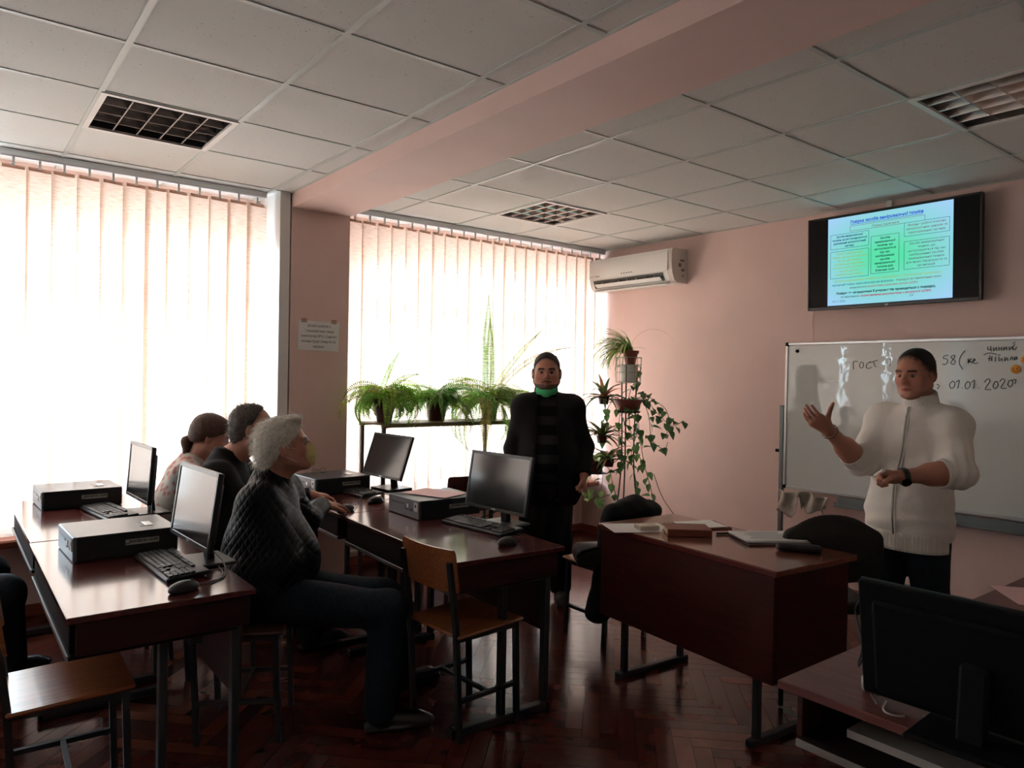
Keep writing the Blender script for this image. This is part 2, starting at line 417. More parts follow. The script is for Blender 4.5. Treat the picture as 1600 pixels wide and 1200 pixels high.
# parquet laid in herringbone, one mesh with a tint per plank
def floor():
    W = .075; n = 6; c45 = math.cos(R(45)); V = []; F = []; C = []
    pal = [lin(104, 52, 42), lin(96, 46, 38), lin(112, 58, 44), lin(90, 44, 38), lin(128, 70, 50), lin(100, 52, 42), lin(98, 50, 42)]
    def plank(x, y, w, h):
        cx, cy = (x+w/2)*W, (y+h/2)*W
        wx, wy = cx*c45-cy*c45, cx*c45+cy*c45
        wx += .9; wy += 1.3
        if not (X0-.3 < wx < XW+.3 and Y0-.3 < wy < YW+.3): return
        c = random.choice(pal); g = .0012/W; i = len(V)
        for a, b2 in ((x+g, y+g), (x+w-g, y+g), (x+w-g, y+h-g), (x+g, y+h-g)):
            px, py = a*W, b2*W
            V.append((min(max(px*c45-py*c45+.9, X0-.1), XW+.05), min(max(px*c45+py*c45+1.3, Y0-.1), YW+.05), 0.0)); C.append(c)
        F.append((i, i+1, i+2, i+3))
    for k in range(-110, 110):
        for m in range(-12, 13):
            plank(k, k+2*n*m, n, 1); plank(k, k+1+2*n*m, 1, n)
    b = MB(); b.v = V; b.f = F; b.mi = [0]*len(F); b.col = C
    b.c = (.004, .003, .003); b.box(((X0+XW)/2, (Y0+YW)/2, -.052), (XW-X0+.3, YW-Y0+.3, .1))
    return struct('floor', b, m_floor, attr=True)
floor()
# ceiling tiles with holes where the lamps sit
lamp_cells = [(.5407, 3.6776), (3.2781, 3.8652), (3.2781, .8652)]
def ceil_zone(b, xs, ys):
    for i in range(len(xs)-1):
        for j in range(len(ys)-1):
            x, y, X, Y = xs[i], ys[j], xs[i+1], ys[j+1]
            if any(abs(x-lx) < .02 and abs(y-ly) < .02 for lx, ly in lamp_cells): continue
            b.quad((x, y, ZC), (x, Y, ZC), (X, Y, ZC), (X, y, ZC))
def cells(a, first, step, b):
    r = [a]; x = first
    while x < b-1e-4:
        if x > a+1e-4: r.append(x)
        x += step
    return r+[b]
xsL = cells(X0, .5407-.6*7, .6, 1.87); ysL = cells(Y0, 3.0776-.6*8, .6, YW)
xsR = cells(2.30, 2.6781, .6, XW); ysR = cells(Y0, 1.4652-.6*5, .6, YW)
b = MB(); ceil_zone(b, xsL, ysL); ceil_zone(b, xsR, ysR)
b.box(((X0+XW)/2, (Y0+YW)/2+.2, ZC+.25), (XW-X0+.6, YW-Y0+.8, .1))  # unseen slab above the tiles, added to block light
struct('ceiling', b, m_tile, fix=False)
b = MB()
for xs, ys in ((xsL, ysL), (xsR, ysR)):
    for x in xs[1:-1]: b.box((x, (ys[0]+ys[-1])/2, ZC-.002), (.024, ys[-1]-ys[0], .006))
    for y in ys[1:-1]: b.box(((xs[0]+xs[-1])/2, y, ZC-.0015), (xs[-1]-xs[0], .02, .005))
    for x in (xs[0], xs[-1]): b.box((x, (ys[0]+ys[-1])/2, ZC-.002), (.03, ys[-1]-ys[0], .006))
struct('trim_1', b, m_tee)
b = MB(); b.box((2.085, (Y0+YW)/2, ZC-.1+.1), (.43, YW-Y0, .2)); struct('trim_2', b, m_wall)          # ceiling beam
b = MB(); b.box((2.085, 5.08, ZC/2), (.43, .4, ZC)); struct('wall_pillar', b, m_wall)
b = MB(); b.box((XW+.1, (Y0+YW)/2, ZC/2), (.2, YW-Y0+.6, ZC)); struct('wall_right', b, m_wall)
b = MB(); b.box((X0-.1, (Y0+YW)/2, ZC/2), (.2, YW-Y0+.6, ZC)); struct('wall_left', b, m_wall2)
b = MB(); b.box(((X0+XW)/2, Y0-.1, ZC/2), (XW-X0, .2, ZC)); struct('wall_near', b, m_wall2)  # unseen wall, drawn in close and pale to bounce fill light
WIN = [(-1.0, 1.83), (2.34, 4.98), (-3.1, -1.25)]; ZB, ZT = .72, 2.47  # the last window is unseen, added for fill light
b = MB(); yc = YW+.15
b.box(((X0+XW)/2, yc, ZB/2), (XW-X0, .3, ZB)); b.box(((X0+XW)/2, yc, (ZT+ZC+.3)/2), (XW-X0, .3, ZC+.3-ZT))
for a, c in ((X0, -3.1), (-1.25, -1.0), (1.83, 2.34), (4.98, XW)): b.box(((a+c)/2, yc, (ZB+ZT)/2), (c-a, .3, ZT-ZB))
struct('wall_far', b, m_wall)
b = MB(); b.box((1.5, YW+.3+.8, ZC+.10), (11, 1.6, .2))       # unseen slab outside, added to shade the tops of the blinds
struct('trim_3', b, mat('concrete', lin(150, 148, 145), .9, noise=.2, nscale=5))
for i, (x0, x1) in enumerate(WIN):
    fr = MB(); w = x1-x0; y = YW+.2
    for z in (ZB+.03, ZT-.03): fr.box(((x0+x1)/2, y, z), (w, .07, .06), bev=.006)
    for x in (x0+.03, x1-.03): fr.box((x, y, (ZB+ZT)/2), (.06, .07, ZT-ZB-.12), bev=.006)
    for k in (1, 2): fr.box((x0+w*k/3, y, (ZB+ZT)/2), (.09, .07, ZT-ZB-.12), bev=.006)
    fr.box(((x0+x1)/2, y, 2.08), (w-.12, .06, .07))
    f = tag(fr.build('window_%d' % (i+1), m_pvc), kind='structure')
    g = MB(); g.box(((x0+x1)/2, y, (ZB+ZT)/2), (w-.1, .006, ZT-ZB-.1)); g.build('pane', m_glass, f)
    s = MB(); s.box(((x0+x1)/2, 5.14, .50), (w+.02 if i == 0 else w+.02, .28, .045), bev=.01)
    struct('trim_%d' % (7+i), s, m_sill)
b = MB(); b.box((1.825, 5.08, ZC/2+.26), (.07, .4, ZC-.52)); struct('trim_6', b, m_white)     # boxed-in pipe beside the pillar
b = MB(); b.box(((2.3+XW)/2, YW-.008, .035), (XW-2.3, .016, .07)); b.box(((X0+1.87)/2, YW-.008, .035), (1.87-X0, .016, .07))
b.box((2.085, 4.872, .035), (.45, .016, .07)); b.box((2.308, 5.08, .035), (.016, .4, .07)); struct('baseboard_far', b, m_base)
b = MB(); b.box((XW-.008, (Y0+YW)/2, .035), (.016, YW-Y0, .07)); struct('baseboard_right', b, m_base)
b = MB()
for x in (4.55, 4.66): b.tube([(x, 5.24, .0), (x, 5.24, .49)], .013, 10)
b.tube([(2.4, 5.24, .12), (4.7, 5.24, .12)], .013, 10); b.tube([(2.4, 5.24, .42), (4.7, 5.24, .42)], .013, 10)
tag(b.build('heating_pipes', m_white, smooth=True), 'white heating pipes running under the right window sill', 'pipe')

# ---------------------------------------------------------------- vertical blinds
def blind(x0, x1, label, gaps=()):
    t = thing('vertical_blind', label, 'blinds', ((x0+x1)/2, 5.0, 0), group=None); cx = (x0+x1)/2; w = x1-x0
    part('headrail', m_alu, t, lambda b: (b.box((0, .0, 2.708), (w, .05, .034), bev=.006), b.box((0, -.02, 2.725), (w, .012, .01))))
    s = MB(); n = int(w/.118); rr = random.Random(int(x0*10)+5)
    for k in range(n):
        x = -w/2+.07+k*(w-.13)/(n-1)+rr.uniform(-.004, .004); a = R(9+rr.uniform(-3, 5)); hw = rr.uniform(.066, .078); ph = rr.uniform(0, 6)
        part('carrier', m_white, t, lambda b: (b.box((x, 0, 2.670), (.012, .012, .05)), b.tube([(x, 0, 2.656), (x, 0, 2.642)], .009, 8)))
        ca, sa = math.cos(a), math.sin(a); vs = []; fs = []; nu, nv = 5, 14
        for j in range(nv+1):
            z = 2.645-(2.645-.545)*j/nv
            for i in range(nu+1):
                u = -hw+2*hw*i/nu; bow = .006*(1-(u/hw)**2)+.004*math.sin(z*2+ph)
                vs.append((x+u*ca-bow*sa, u*sa+bow*ca, z))
        for j in range(nv):
            for i in range(nu): q = j*(nu+1)+i; fs.append((q, q+1, q+nu+2, q+nu+1))
        s.add(vs, fs)
        s.box((x, .002, 2.64), (.11, .004, .02), Euler((0, 0, a)))
    s.build('slats', m_blind, t, smooth='all', fix=False)
    part('bottom_chain', m_white, t, lambda b: b.tube([(-w/2+.05, -.02, .56), (w/2-.05, -.02, .56)], .0018, 5))
    return t
blind(.235, 1.735, 'closed peach vertical blind on the left window, from beam pillar leftwards')
blind(-1.0, .08, 'closed peach vertical blind at the left end of the window wall')
blind(-3.0, -1.15, 'closed peach vertical blind on the added unseen fill window at far left')
blind(2.33, 4.985, 'wide closed peach vertical blind on right window behind the ferns')

# ---------------------------------------------------------------- ceiling lamps
def lamp(x, y, label, dark):
    t = thing('ceiling_lamp', label, 'ceiling lamp', (x+.3, y+.3, ZC-.004), group='recessed square ceiling lamps')
    fr = MB()
    for s in (-1, 1): fr.box((s*.286, 0, 0), (.026, .598, .012)); fr.box((0, s*.286, 0), (.546, .026, .012))
    fr.build('frame', m_white, t)
    hs = MB(); hs.box((0, 0, .12), (.59, .59, .004))
    for s in (-1, 1): hs.box((s*.295, 0, .06), (.004, .59, .12)); hs.box((0, s*.295, .06), (.59, .004, .12))
    hs.build('housing', mat('lamp_housing_shaded' if dark else 'lamp_housing_lit', (.03, .028, .028) if dark else (.25, .22, .21), .5, metal=.3), t)  # shaded copy for the left lamp, lit copy for the others
    lv = MB()
    for k in range(1, 5): lv.prism([(-.273+.546*k/5-.003, 0), (-.273+.546*k/5+.003, 0), (-.273+.546*k/5+.012, .05), (-.273+.546*k/5-.012, .05)], -.27, .27, 1)
    for k in range(1, 4): lv.prism([(-.273+.546*k/4-.002, 0), (-.273+.546*k/4+.002, 0), (-.273+.546*k/4+.014, .05), (-.273+.546*k/4-.014, .05)], -.27, .27, 0)
    lv.build('louvre', mat('louvre_metal_shaded' if dark else 'louvre_metal_lit', (.14, .12, .115) if dark else (.8, .72, .68), .25, metal=.9), t)  # shade and pinkish reflections put into the two louvre colours
    for k in range(4): part('tube', mat('off_tube', (.55, .5, .48), .3), t, lambda b: b.tube([(-.2+.133*k, -.28, .085), (-.2+.133*k, .28, .085)], .013, 10), smooth=True)
lamp(*lamp_cells[0], 'recessed square ceiling lamp above left blind, its grid shaded almost black', True)
lamp(*lamp_cells[1], 'small-looking recessed ceiling lamp with shiny grid, near the air conditioner corner', False)
lamp(*lamp_cells[2], 'recessed ceiling lamp with shiny grid above the television', False)
# ================================================================ desks and chairs
def student_desk(x, y, rz, label, L=1.2, W=.57, top=None, shade_panel=True):
    t = thing('student_desk', label, 'desk', (x, y, 0), rz, 'dark computer desks')
    part('tabletop', top or m_desk, t, lambda b: b.box((0, 0, .739), (W, L, .022), bev=.003))
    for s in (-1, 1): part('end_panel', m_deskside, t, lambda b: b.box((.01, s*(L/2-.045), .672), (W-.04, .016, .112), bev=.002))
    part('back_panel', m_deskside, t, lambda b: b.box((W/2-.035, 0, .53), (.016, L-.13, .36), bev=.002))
    if shade_panel: part('front_shade_panel', m_shelf, t, lambda b: b.box((-W/2+.022, 0, .674), (.014, L-.13, .106), bev=.002))  # dark panel added where the gap under the top is only shade
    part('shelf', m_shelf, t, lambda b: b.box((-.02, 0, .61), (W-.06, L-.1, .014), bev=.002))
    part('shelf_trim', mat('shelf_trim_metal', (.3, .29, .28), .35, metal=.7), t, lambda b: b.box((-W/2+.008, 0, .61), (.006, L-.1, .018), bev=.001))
    for s in (-1, 1):
        for lx in (0, min(.235, W/2-.05)): part('leg', m_steel, t, lambda b: b.box((lx, s*(L/2-.075), .385), (.026, .042, .69), bev=.003))
        f = part('foot_bar', m_steel, t, lambda b: b.box((.0, s*(L/2-.075), .022), (W-.06, .042, .035), bev=.004))
        part('end_cap', m_blackm, f, lambda b: [b.box((q*(W/2-.04), s*(L/2-.075), .02), (.018, .047, .04), bev=.004) for q in (-1, 1)])
    return t
student_desk(.585, 3.14, 0, 'dark red student desk in left foreground, its short end nearest the camera')
student_desk(.59, 4.35, 0, 'dark red student desk against left window blinds, behind the foreground desk')
student_desk(1.945, 3.03, R(-2.5), 'dark red student desk with wooden chair in front, middle of the room')
student_desk(2.0, 4.235, R(-2.5), 'dark red student desk beside the pillar under the tilted monitor')
student_desk(2.68, 4.27, R(90), 'dark desk by the right window, seen behind the tilted monitor', L=.64, W=.46)
student_desk(1.955, .43, 0, 'dark red desk in right foreground corner carrying the back-facing monitor', top=m_desk2, shade_panel=False)
student_desk(3.09, .42, 0, 'dark desk at right frame edge with the pink sheet', top=m_desk2)

m_dply = mat('shaded_seat_plywood', lin(70, 44, 32), .5)  # plywood darkened: shade around the sitters put into its colour
def wood_chair(x, y, rz, label, seat_z=.45, back=(.62, .80), bw=.37, ply=None):
    ply = ply or m_ply
    t = thing('wooden_chair', label, 'chair', (x, y, 0), rz, 'school chairs')   # sitter faces +x
    part('seat', ply, t, lambda b: b.box((0, 0, seat_z-.006), (.36, .38, .014), Euler((0, R(-2), 0)), bev=.006))
    def bk(b):
        n = 10; vs = []; zc = (back[0]+back[1])/2; h = back[1]-back[0]
        for th in (0, .011):
            for i in range(n+1):
                u = -1+2*i/n; xx = -.2-.02*(1-u*u)*0-.025*(1-u*u)+th
                for zz, q in ((back[0], 0), (back[0]+.012, 1), (back[1]-.012, 1), (back[1], 0)):
                    uu = u*(bw/2-(0 if q else .012)); vs.append((xx-(zz-zc)*.15, uu, zz))
        m = (n+1)*4; fs = []
        for i in range(n):
            for j in range(3): q = i*4+j; fs += [(q, q+4, q+5, q+1), (q+m, q+1+m, q+5+m, q+4+m)]
            for j in (0, 3): q = i*4+j; fs.append((q, q+m, q+4+m, q+4))
        for j in range(3):
            fs.append((j, j+1, j+1+m, j+m)); q = n*4+j; fs.append((q, q+m, q+1+m, q+1))
        b.add(vs, fs)
    part('backrest', ply, t, bk, smooth=True)
    for s in (-1, 1):
        part('leg', m_steel, t, lambda b: (b.bar((-.15, s*.165, 0), (-.175, s*.165, seat_z), .022), b.bar((-.175, s*.165, seat_z), (-.215, s*.165, back[1]-.05), .022)))
        part('leg', m_steel, t, lambda b: b.bar((.165, s*.165, 0), (.15, s*.165, seat_z-.012), .022))
        part('side_rail', m_steel, t, lambda b: b.bar((-.165, s*.165, seat_z-.024), (.15, s*.165, seat_z-.024), .02))
        part('stretcher', m_steel, t, lambda b: b.bar((-.155, s*.165, .17), (.16, s*.165, .17), .018))
    part('cross_rail', m_steel, t, lambda b: b.bar((0, -.165, .17), (0, .165, .17), .016))
    return t
wood_chair(1.82, 2.64, R(4), 'orange wooden school chair tucked under the near end of middle desk')
wood_chair(.345, 2.86, R(-2), 'wooden school chair with worn seat in the bottom left foreground')
wood_chair(2.80, 4.20, R(90), 'brown wooden chair by the right window, only its curved back showing', back=(.60, .845), bw=.4, ply=mat('dark_plywood', lin(92, 46, 36), .4))
wood_chair(3.08, 3.02, R(90), 'wooden chair draped with a black coat beyond the teacher desk')
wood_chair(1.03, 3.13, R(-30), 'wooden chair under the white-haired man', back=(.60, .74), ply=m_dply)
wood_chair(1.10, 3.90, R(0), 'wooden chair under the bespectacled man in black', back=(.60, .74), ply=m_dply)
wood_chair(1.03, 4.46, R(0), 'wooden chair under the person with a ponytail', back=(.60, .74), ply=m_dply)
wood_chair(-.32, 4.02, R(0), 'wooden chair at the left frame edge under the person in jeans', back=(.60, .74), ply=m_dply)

def teacher_desk():
    t = thing('teacher_desk', 'reddish brown teacher desk with closed panels, papers and notebook on top', 'desk', (2.895, 2.12, 0), R(-4.2))
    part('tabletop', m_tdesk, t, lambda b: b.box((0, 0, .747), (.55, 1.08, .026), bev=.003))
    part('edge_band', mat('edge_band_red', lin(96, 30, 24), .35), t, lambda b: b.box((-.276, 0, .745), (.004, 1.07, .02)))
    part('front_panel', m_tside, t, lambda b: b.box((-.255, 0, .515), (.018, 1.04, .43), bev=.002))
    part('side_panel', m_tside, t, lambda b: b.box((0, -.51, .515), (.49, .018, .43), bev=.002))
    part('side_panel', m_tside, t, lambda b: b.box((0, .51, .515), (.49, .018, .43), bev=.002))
    c = part('drawer_box', m_tside, t, lambda b: b.box((.02, -.33, .53), (.44, .34, .38), bev=.002))
    for k in range(3):
        d = part('drawer', m_tdesk, t, lambda b: b.box((.25, -.33, .66-.125*k), (.016, .33, .115), bev=.003))
        part('handle', m_alu, d, lambda b: b.tube([(.258, -.37, .66-.125*k), (.275, -.37, .66-.125*k), (.275, -.29, .66-.125*k), (.258, -.29, .66-.125*k)], .004, 6))
    for sx in (-1, 1):
        for sy in (-1, 1): part('leg', m_steel, t, lambda b: b.box((sx*.2, sy*.40, .16), (.03, .03, .3), bev=.003))
    for sy in (-1, 1): part('foot_bar', m_steel, t, lambda b: b.box((0, sy*.40, .016), (.5, .035, .03), bev=.004))
teacher_desk()

def office_chair():
    t = thing('office_chair', 'black upholstered office chair behind the teacher desk beside the presenter', 'chair', (3.40, 1.91, 0), R(50))
    f = mat('chair_fabric', (.022, .017, .015), .85, bump=.3, bscale=700)
    prim = [P_ell((-.22, 0, .74), (.035, .22, .155), k=.02), P_box((-.215, 0, .70), (.022, .215, .11), rd=.02, k=.05)]
    sdf_obj('backrest', prim, .008, f, t)
    sdf_obj('seat', [P_box((0, 0, .45), (.21, .22, .03), rd=.028)], .01, f, t)
    for s in (-1, 1):
        part('leg', m_blackm, t, lambda b: b.tube(smoothpath([(-.2, s*.2, .66), (-.21, s*.21, .5), (-.2, s*.22, .42), (-.24, s*.23, .01)], 5), .012, 8), smooth=True)
        part('leg', m_blackm, t, lambda b: b.tube([(-.2, s*.21, .41), (.17, s*.2, .41), (.22, s*.22, .01)], .012, 8), smooth=True)
office_chair()

# ================================================================ computers
def system_unit(x, y, rz, label, extra=None, dims=(.385, .335, .1)):
    D, Wd, H = dims; t = thing('system_unit', label, 'computer', (x, y, .75), rz, 'slim desktop computers')
    part('case', [m_case, m_caseside], t, lambda b: (setattr(b, 'cm', 1), b.box((.006, 0, H/2-.002), (D-.014, Wd, H-.008), bev=.003), setattr(b, 'cm', 0), b.box((.006, 0, H-.003), (D-.012, Wd+.002, .005), bev=.0015)))
    f = part('front_bezel', m_face, t, lambda b: b.box((-D/2+.008, 0, H/2+.001), (.016, Wd+.002, H-.002), bev=.004))
    part('drive_slot', m_black, f, lambda b: (b.box((-D/2-.0005, .06, .066), (.003, .135, .011)), b.box((-D/2-.0005, -.03, .045), (.003, .034, .01)), b.box((-D/2-.0005, -.085, .045), (.003, .03, .012))))
    part('power_button', m_alu, f, lambda b: b.box((-D/2-.001, -.05, .06), (.004, .012, .02), bev=.001))
    part('asset_tag', m_sticker, f, lambda b: (b.box((-D/2-.001, -.135, .066), (.002, .036, .045)), ))
    part('asset_mark', m_ink, f, lambda b: b.box((-D/2-.0022, -.135, .07), (.001, .014, .016)))
    s = part('side_sticker', m_sticker, t, lambda b: b.box((.055, -Wd/2-.0012, .058), (.125, .0015, .022)))
    def bars(b):
        r = random.Random(3); u = .005
        while u < .115: w = r.choice((.001, .0015, .003)); b.box((u, -Wd/2-.0022, .060), (w, .0006, .012)); u += w+r.choice((.0012, .002))
        b.box((-.002-.0, -Wd/2-.0022, .053), (.02, .0006, .003))
    part('sticker_print', m_ink, s, bars)
    part('top_latch', m_black, t, lambda b: (b.box((.09, -.03, H), (.05, .10, .0022), bev=.001), ))
    part('latch_plate', m_alu, t, lambda b: b.box((.105, -.03, H+.0012), (.03, .08, .002), bev=.001))
    part('foot', m_blackm, t, lambda b: [b.box((sx*.15, sy*.13, .001), (.03, .02, .006)) for sx in (-1, 1) for sy in (-1, 1)])
    return t
system_unit(.602, 4.72, R(2), 'slim grey computer at the window end of the left desks')
system_unit(.588, 3.43, R(2), 'slim grey computer beside the nearest monitor on left foreground desk')
system_unit(2.00, 4.46, R(3), 'slim black computer with eyeglasses lying on it, beside the pillar')
system_unit(2.145, 3.43, R(-1), 'slim computer with a pink sheet on top, middle desk')

def monitor(x, y, yaw, tilt, label, w=.448, h=.292, zc=.968, back_only=False):
    # the screen faces -x
    t = thing('monitor', label, 'monitor', (x, y, .75), yaw, 'flat computer monitors')
    q = Matrix.Translation((0, 0, zc-.75)) @ Matrix.Rotation(tilt, 4, 'Y')
    def B(b, c, d, bev=0): b.box(c, d, None, bev); 
    hs = MB(); hs.box((.0, 0, 0), (.018, w, h), bev=.004); hs.box((.016, 0, -.01), (.022, w*.86, h*.8), bev=.008); hs.box((.034, 0, -.02), (.03, w*.5, h*.55), bev=.01) if not back_only else None
    hs.v = [tuple(q @ Vector(v)) for v in hs.v]; hs.build('housing', m_blackm if back_only else m_black, t)
    bz = MB(); k = .016
    for s in (-1, 1): bz.box((-.0105, s*(w/2-k/2), 0), (.006, k, h), bev=.0015); bz.box((-.0105, 0, s*(h/2-k/2)), (.006, w-2*k, k), bev=.0015)
    bz.v = [tuple(q @ Vector(v)) for v in bz.v]; bz.build('bezel', mat('bezel', (.03, .031, .033), .3), t)
    sc = MB(); sc.box((-.0095, 0, 0), (.002, w-2*k, h-2*k)); sc.v = [tuple(q @ Vector(v)) for v in sc.v]; s_ = sc.build('screen', m_screen, t)
    bd = MB(); bd.box((-.0138, 0, -h/2+k/2), (.001, .03, .006)); bd.v = [tuple(q @ Vector(v)) for v in bd.v]; bd.build('badge', m_alu, t)
    part('stand_neck', m_blackm if back_only else m_black, t, lambda b: b.box((.045, 0, .085), (.028, .055, .16), Euler((0, R(-6), 0)), bev=.006))
    part('stand_base', m_blackm if back_only else m_black, t, lambda b: b.box((.03, 0, .006), (.19, .22, .012), bev=.005))
    return t
monitor(.83, 4.23, R(2.2), R(4), 'thin monitor near the left window blinds, farther of the left pair')
monitor(.79, 3.015, R(2.7), R(7.6), 'monitor on the left foreground desk, nearer of the left pair', w=.465, zc=.979)
monitor(2.32, 4.29, R(5), R(19), 'monitor tilted far back, standing next to the pillar and ferns')
monitor(2.235, 2.96, R(5), R(9), 'black-screened monitor in front of the standing man', w=.457)
monitor(1.745, .60, R(183), R(9), 'unlit black monitor seen from behind in bottom right corner', w=.50, h=.28, zc=.905, back_only=True)

def keyboard(x, y, rz, label, big=True):
    # long axis along y, typist at -x
    t = thing('keyboard', label, 'keyboard', (x, y, .75), rz, 'black computer keyboards')
    tl = Euler((0, R(-4), 0)); L, W = .445, .152
    part('base', m_black, t, lambda b: b.box((0, 0, .013), (W, L, .014), tl, bev=.004))
    T = Matrix.Translation((0, 0, .0235)) @ tl.to_matrix().to_4x4()
    k = MB(); u = .0188
    def key(r, c, w=1, h=1):
        b2 = MB(); b2.box((-W/2+.018+(r+h/2-.5)*u, L/2-.012-(c+w/2)*u, .0), (u*h-.003, u*w-.003, .007), bev=.0015); k.add([T @ Vector(v) for v in b2.v], b2.f)
    for r, c0, ws in ((5.35, 0, None),):
        for c in (0, 2, 3, 4, 5, 6.5, 7.5, 8.5, 9.5, 11, 12, 13, 14, 15.3, 16.3, 17.3): key(r, c)
    for c in range(13): key(4, c)
    key(4, 13, 2)
    key(3, 0, 1.5)
    for c in range(12): key(3, 1.5+c)
    key(3, 13.5, 1.5); key(2, 0, 1.8)
    for c in range(11): key(2, 1.8+c)
    key(2, 12.8, 2.2); key(1, 0, 2.3)
    for c in range(10): key(1, 2.3+c)
    key(1, 12.3, 2.7)
    for c, w in ((0, 1.4), (1.4, 1.2), (2.6, 1.2), (3.8, 6), (9.8, 1.2), (11, 1.2), (12.2, 1.2), (13.4, 1.6)): key(0, c, w)
    for r in (3, 4):
        for c in range(3): key(r, 15.3+c)
    for c in range(3): key(0, 15.3+c)
    key(1, 16.3)
    for r in range(1, 5):
        for c in range(4): key(r, 18.7+c)
    key(0, 18.7, 2); key(0, 20.7); key(0, 21.7)
    k.build('keys', m_key, t)
    return t
keyboard(.69, 4.30, R(8), 'grey keyboard half hidden behind the nearer computer on left desks')
keyboard(.695, 3.00, R(3), 'black keyboard in front of the nearest monitor, left foreground desk')
keyboard(2.08, 4.28, R(4), 'black keyboard under the tilted monitor beside the pillar')
keyboard(2.125, 2.955, R(6), 'black keyboard in front of the black-screened monitor, middle desk')

def mouse(x, y, rz, label, cord):
    t = thing('mouse', label, 'mouse', (x, y, .75), rz, 'black computer mice')
    sdf_obj('shell', [P_ell((0, 0, .012), (.056, .031, .026), k=.01), P_half((0, 0, .0015), (0, 0, -1))], .0035, m_black, t)
    part('wheel', m_key, t, lambda b: b.box((.03, 0, .033), (.016, .006, .01), bev=.003))
    iv = Matrix.Rotation(-rz, 4, 'Z') @ Matrix.Translation((-x, -y, -.75))
    part('cord', m_black, t, lambda b: b.tube([iv @ p for p in smoothpath(cord, 6)], .0018, 6), smooth=True)
mouse(.655, 2.64, R(20), 'black mouse at the near edge of the left foreground desk', [(.70, 2.66, .757), (.78, 2.70, .753), (.83, 2.80, .753), (.85, 2.95, .753)])
mouse(2.01, 3.86, R(15), 'black mouse in front of the keyboard under the tilted monitor', [(2.06, 3.87, .757), (2.13, 3.93, .753), (2.2, 4.0, .753), (2.22, 4.15, .753)])
mouse(2.005, 2.585, R(10), 'black mouse on the near corner of the middle desk', [(2.06, 2.6, .757), (2.12, 2.62, .753), (2.18, 2.72, .753), (2.2, 2.85, .753)])
mouse(1.755, 3.722, R(10), 'dark mouse under the hand of the white-haired man', [(1.81, 3.73, .757), (1.86, 3.80, .753), (1.95, 3.98, .753), (2.1, 4.08, .753)])

def cable(name, label, pts, r, m, n=6): return tag(part(name, m, None, lambda b: b.tube(smoothpath(pts, n), r, 6), smooth=True), label, 'cable')
m_wcable = mat('white_cable', lin(190, 188, 184), .5)
cable('monitor_cable', 'black monitor cable looping on the left desk by the window', [(.88, 4.23, .83), (.86, 4.13, .77), (.80, 4.02, .754), (.72, 4.06, .754), (.70, 4.14, .754)], .003, m_black)
cable('monitor_cable', 'black cable curling behind the nearest monitor on left foreground desk', [(.845, 3.02, .80), (.86, 2.90, .77), (.84, 2.80, .754), (.80, 2.72, .754), (.70, 2.68, .754)], .003, m_black)
cable('monitor_cable', 'black cable behind the black-screened monitor on the middle desk', [(2.29, 2.96, .85), (2.26, 3.05, .79), (2.19, 3.12, .754), (2.12, 3.16, .754)], .003, m_black)
cable('monitor_cable', 'dark cable loop beside the back-facing monitor in bottom right corner', [(1.80, .82, .93), (1.83, .88, .97), (1.86, .93, .92), (1.84, .90, .84), (1.80, .89, .80), (1.78, .86, .83), (1.76, .82, .76)], .003, m_black)
cable('thin_wire', 'thin grey wire dangling onto the right foreground desk', [(1.82, .80, .86), (1.86, .88, .88), (1.88, .92, .83), (1.83, .89, .77), (1.78, .85, .7535), (1.73, .81, .7525)], .0016, m_grey_steel)
cable('white_wire', 'left white wire loop on desk below the back-facing monitor', [(1.755, .80, .756), (1.72, .79, .754), (1.70, .775, .754), (1.70, .755, .754), (1.715, .74, .754)], .0022, m_wcable)
cable('white_wire', 'right white wire curve on desk below the back-facing monitor', [(1.745, .71, .756), (1.715, .70, .754), (1.70, .675, .754), (1.70, .65, .754), (1.72, .63, .754)], .0022, m_wcable)
cable('power_cable', 'black cable hanging below the middle desk near the pillar foot', [(1.93, 4.6, .60), (1.96, 4.62, .40), (1.99, 4.60, .22), (1.93, 4.58, .02), (1.88, 4.5, .006), (1.95, 4.3, .006)], .004, m_black)
cable('power_cable', 'black cable looped on floor between the two middle desks', [(2.13, 3.72, .55), (2.15, 3.74, .3), (2.12, 3.76, .12), (2.02, 3.74, .02), (1.95, 3.6, .006)], .004, m_black)
tag(part('power_adapter', mat('adapter', (.4, .4, .4), .4), None, lambda b: b.box((1.80, .865, .765), (.05, .028, .024), Euler((0, 0, .5)), bev=.004)), 'small grey adapter plug beside the back-facing monitor', 'adapter')
# ================================================================ wall fixtures
def text_mesh(b, s, size, pos, right, upv, align='CENTER', bold=0, squeeze=None, extr=.0006):
    """lettering set flat on a surface; pos = anchor on the baseline, right/upv = reading and up directions"""
    cu = bpy.data.curves.new('t', 'FONT'); cu.body = s; cu.size = size; cu.align_x = align; cu.resolution_u = 2; cu.extrude = extr; cu.offset = bold
    o = bpy.data.objects.new('t', cu); COL.objects.link(o)
    me = bpy.data.meshes.new_from_object(o.evaluated_get(bpy.context.evaluated_depsgraph_get()))
    r, u = Vector(right), Vector(upv); n = r.cross(u)
    xs = [v.co.x for v in me.vertices]; sc = 1
    if squeeze and xs: sc = squeeze/max(1e-6, max(xs)-min(xs))
    vs = [Vector(pos)+r*(v.co.x*sc)+u*v.co.y+n*v.co.z for v in me.vertices]
    b.add(vs, [tuple(p.vertices) for p in me.polygons])
    bpy.data.objects.remove(o); bpy.data.curves.remove(cu); bpy.data.meshes.remove(me)

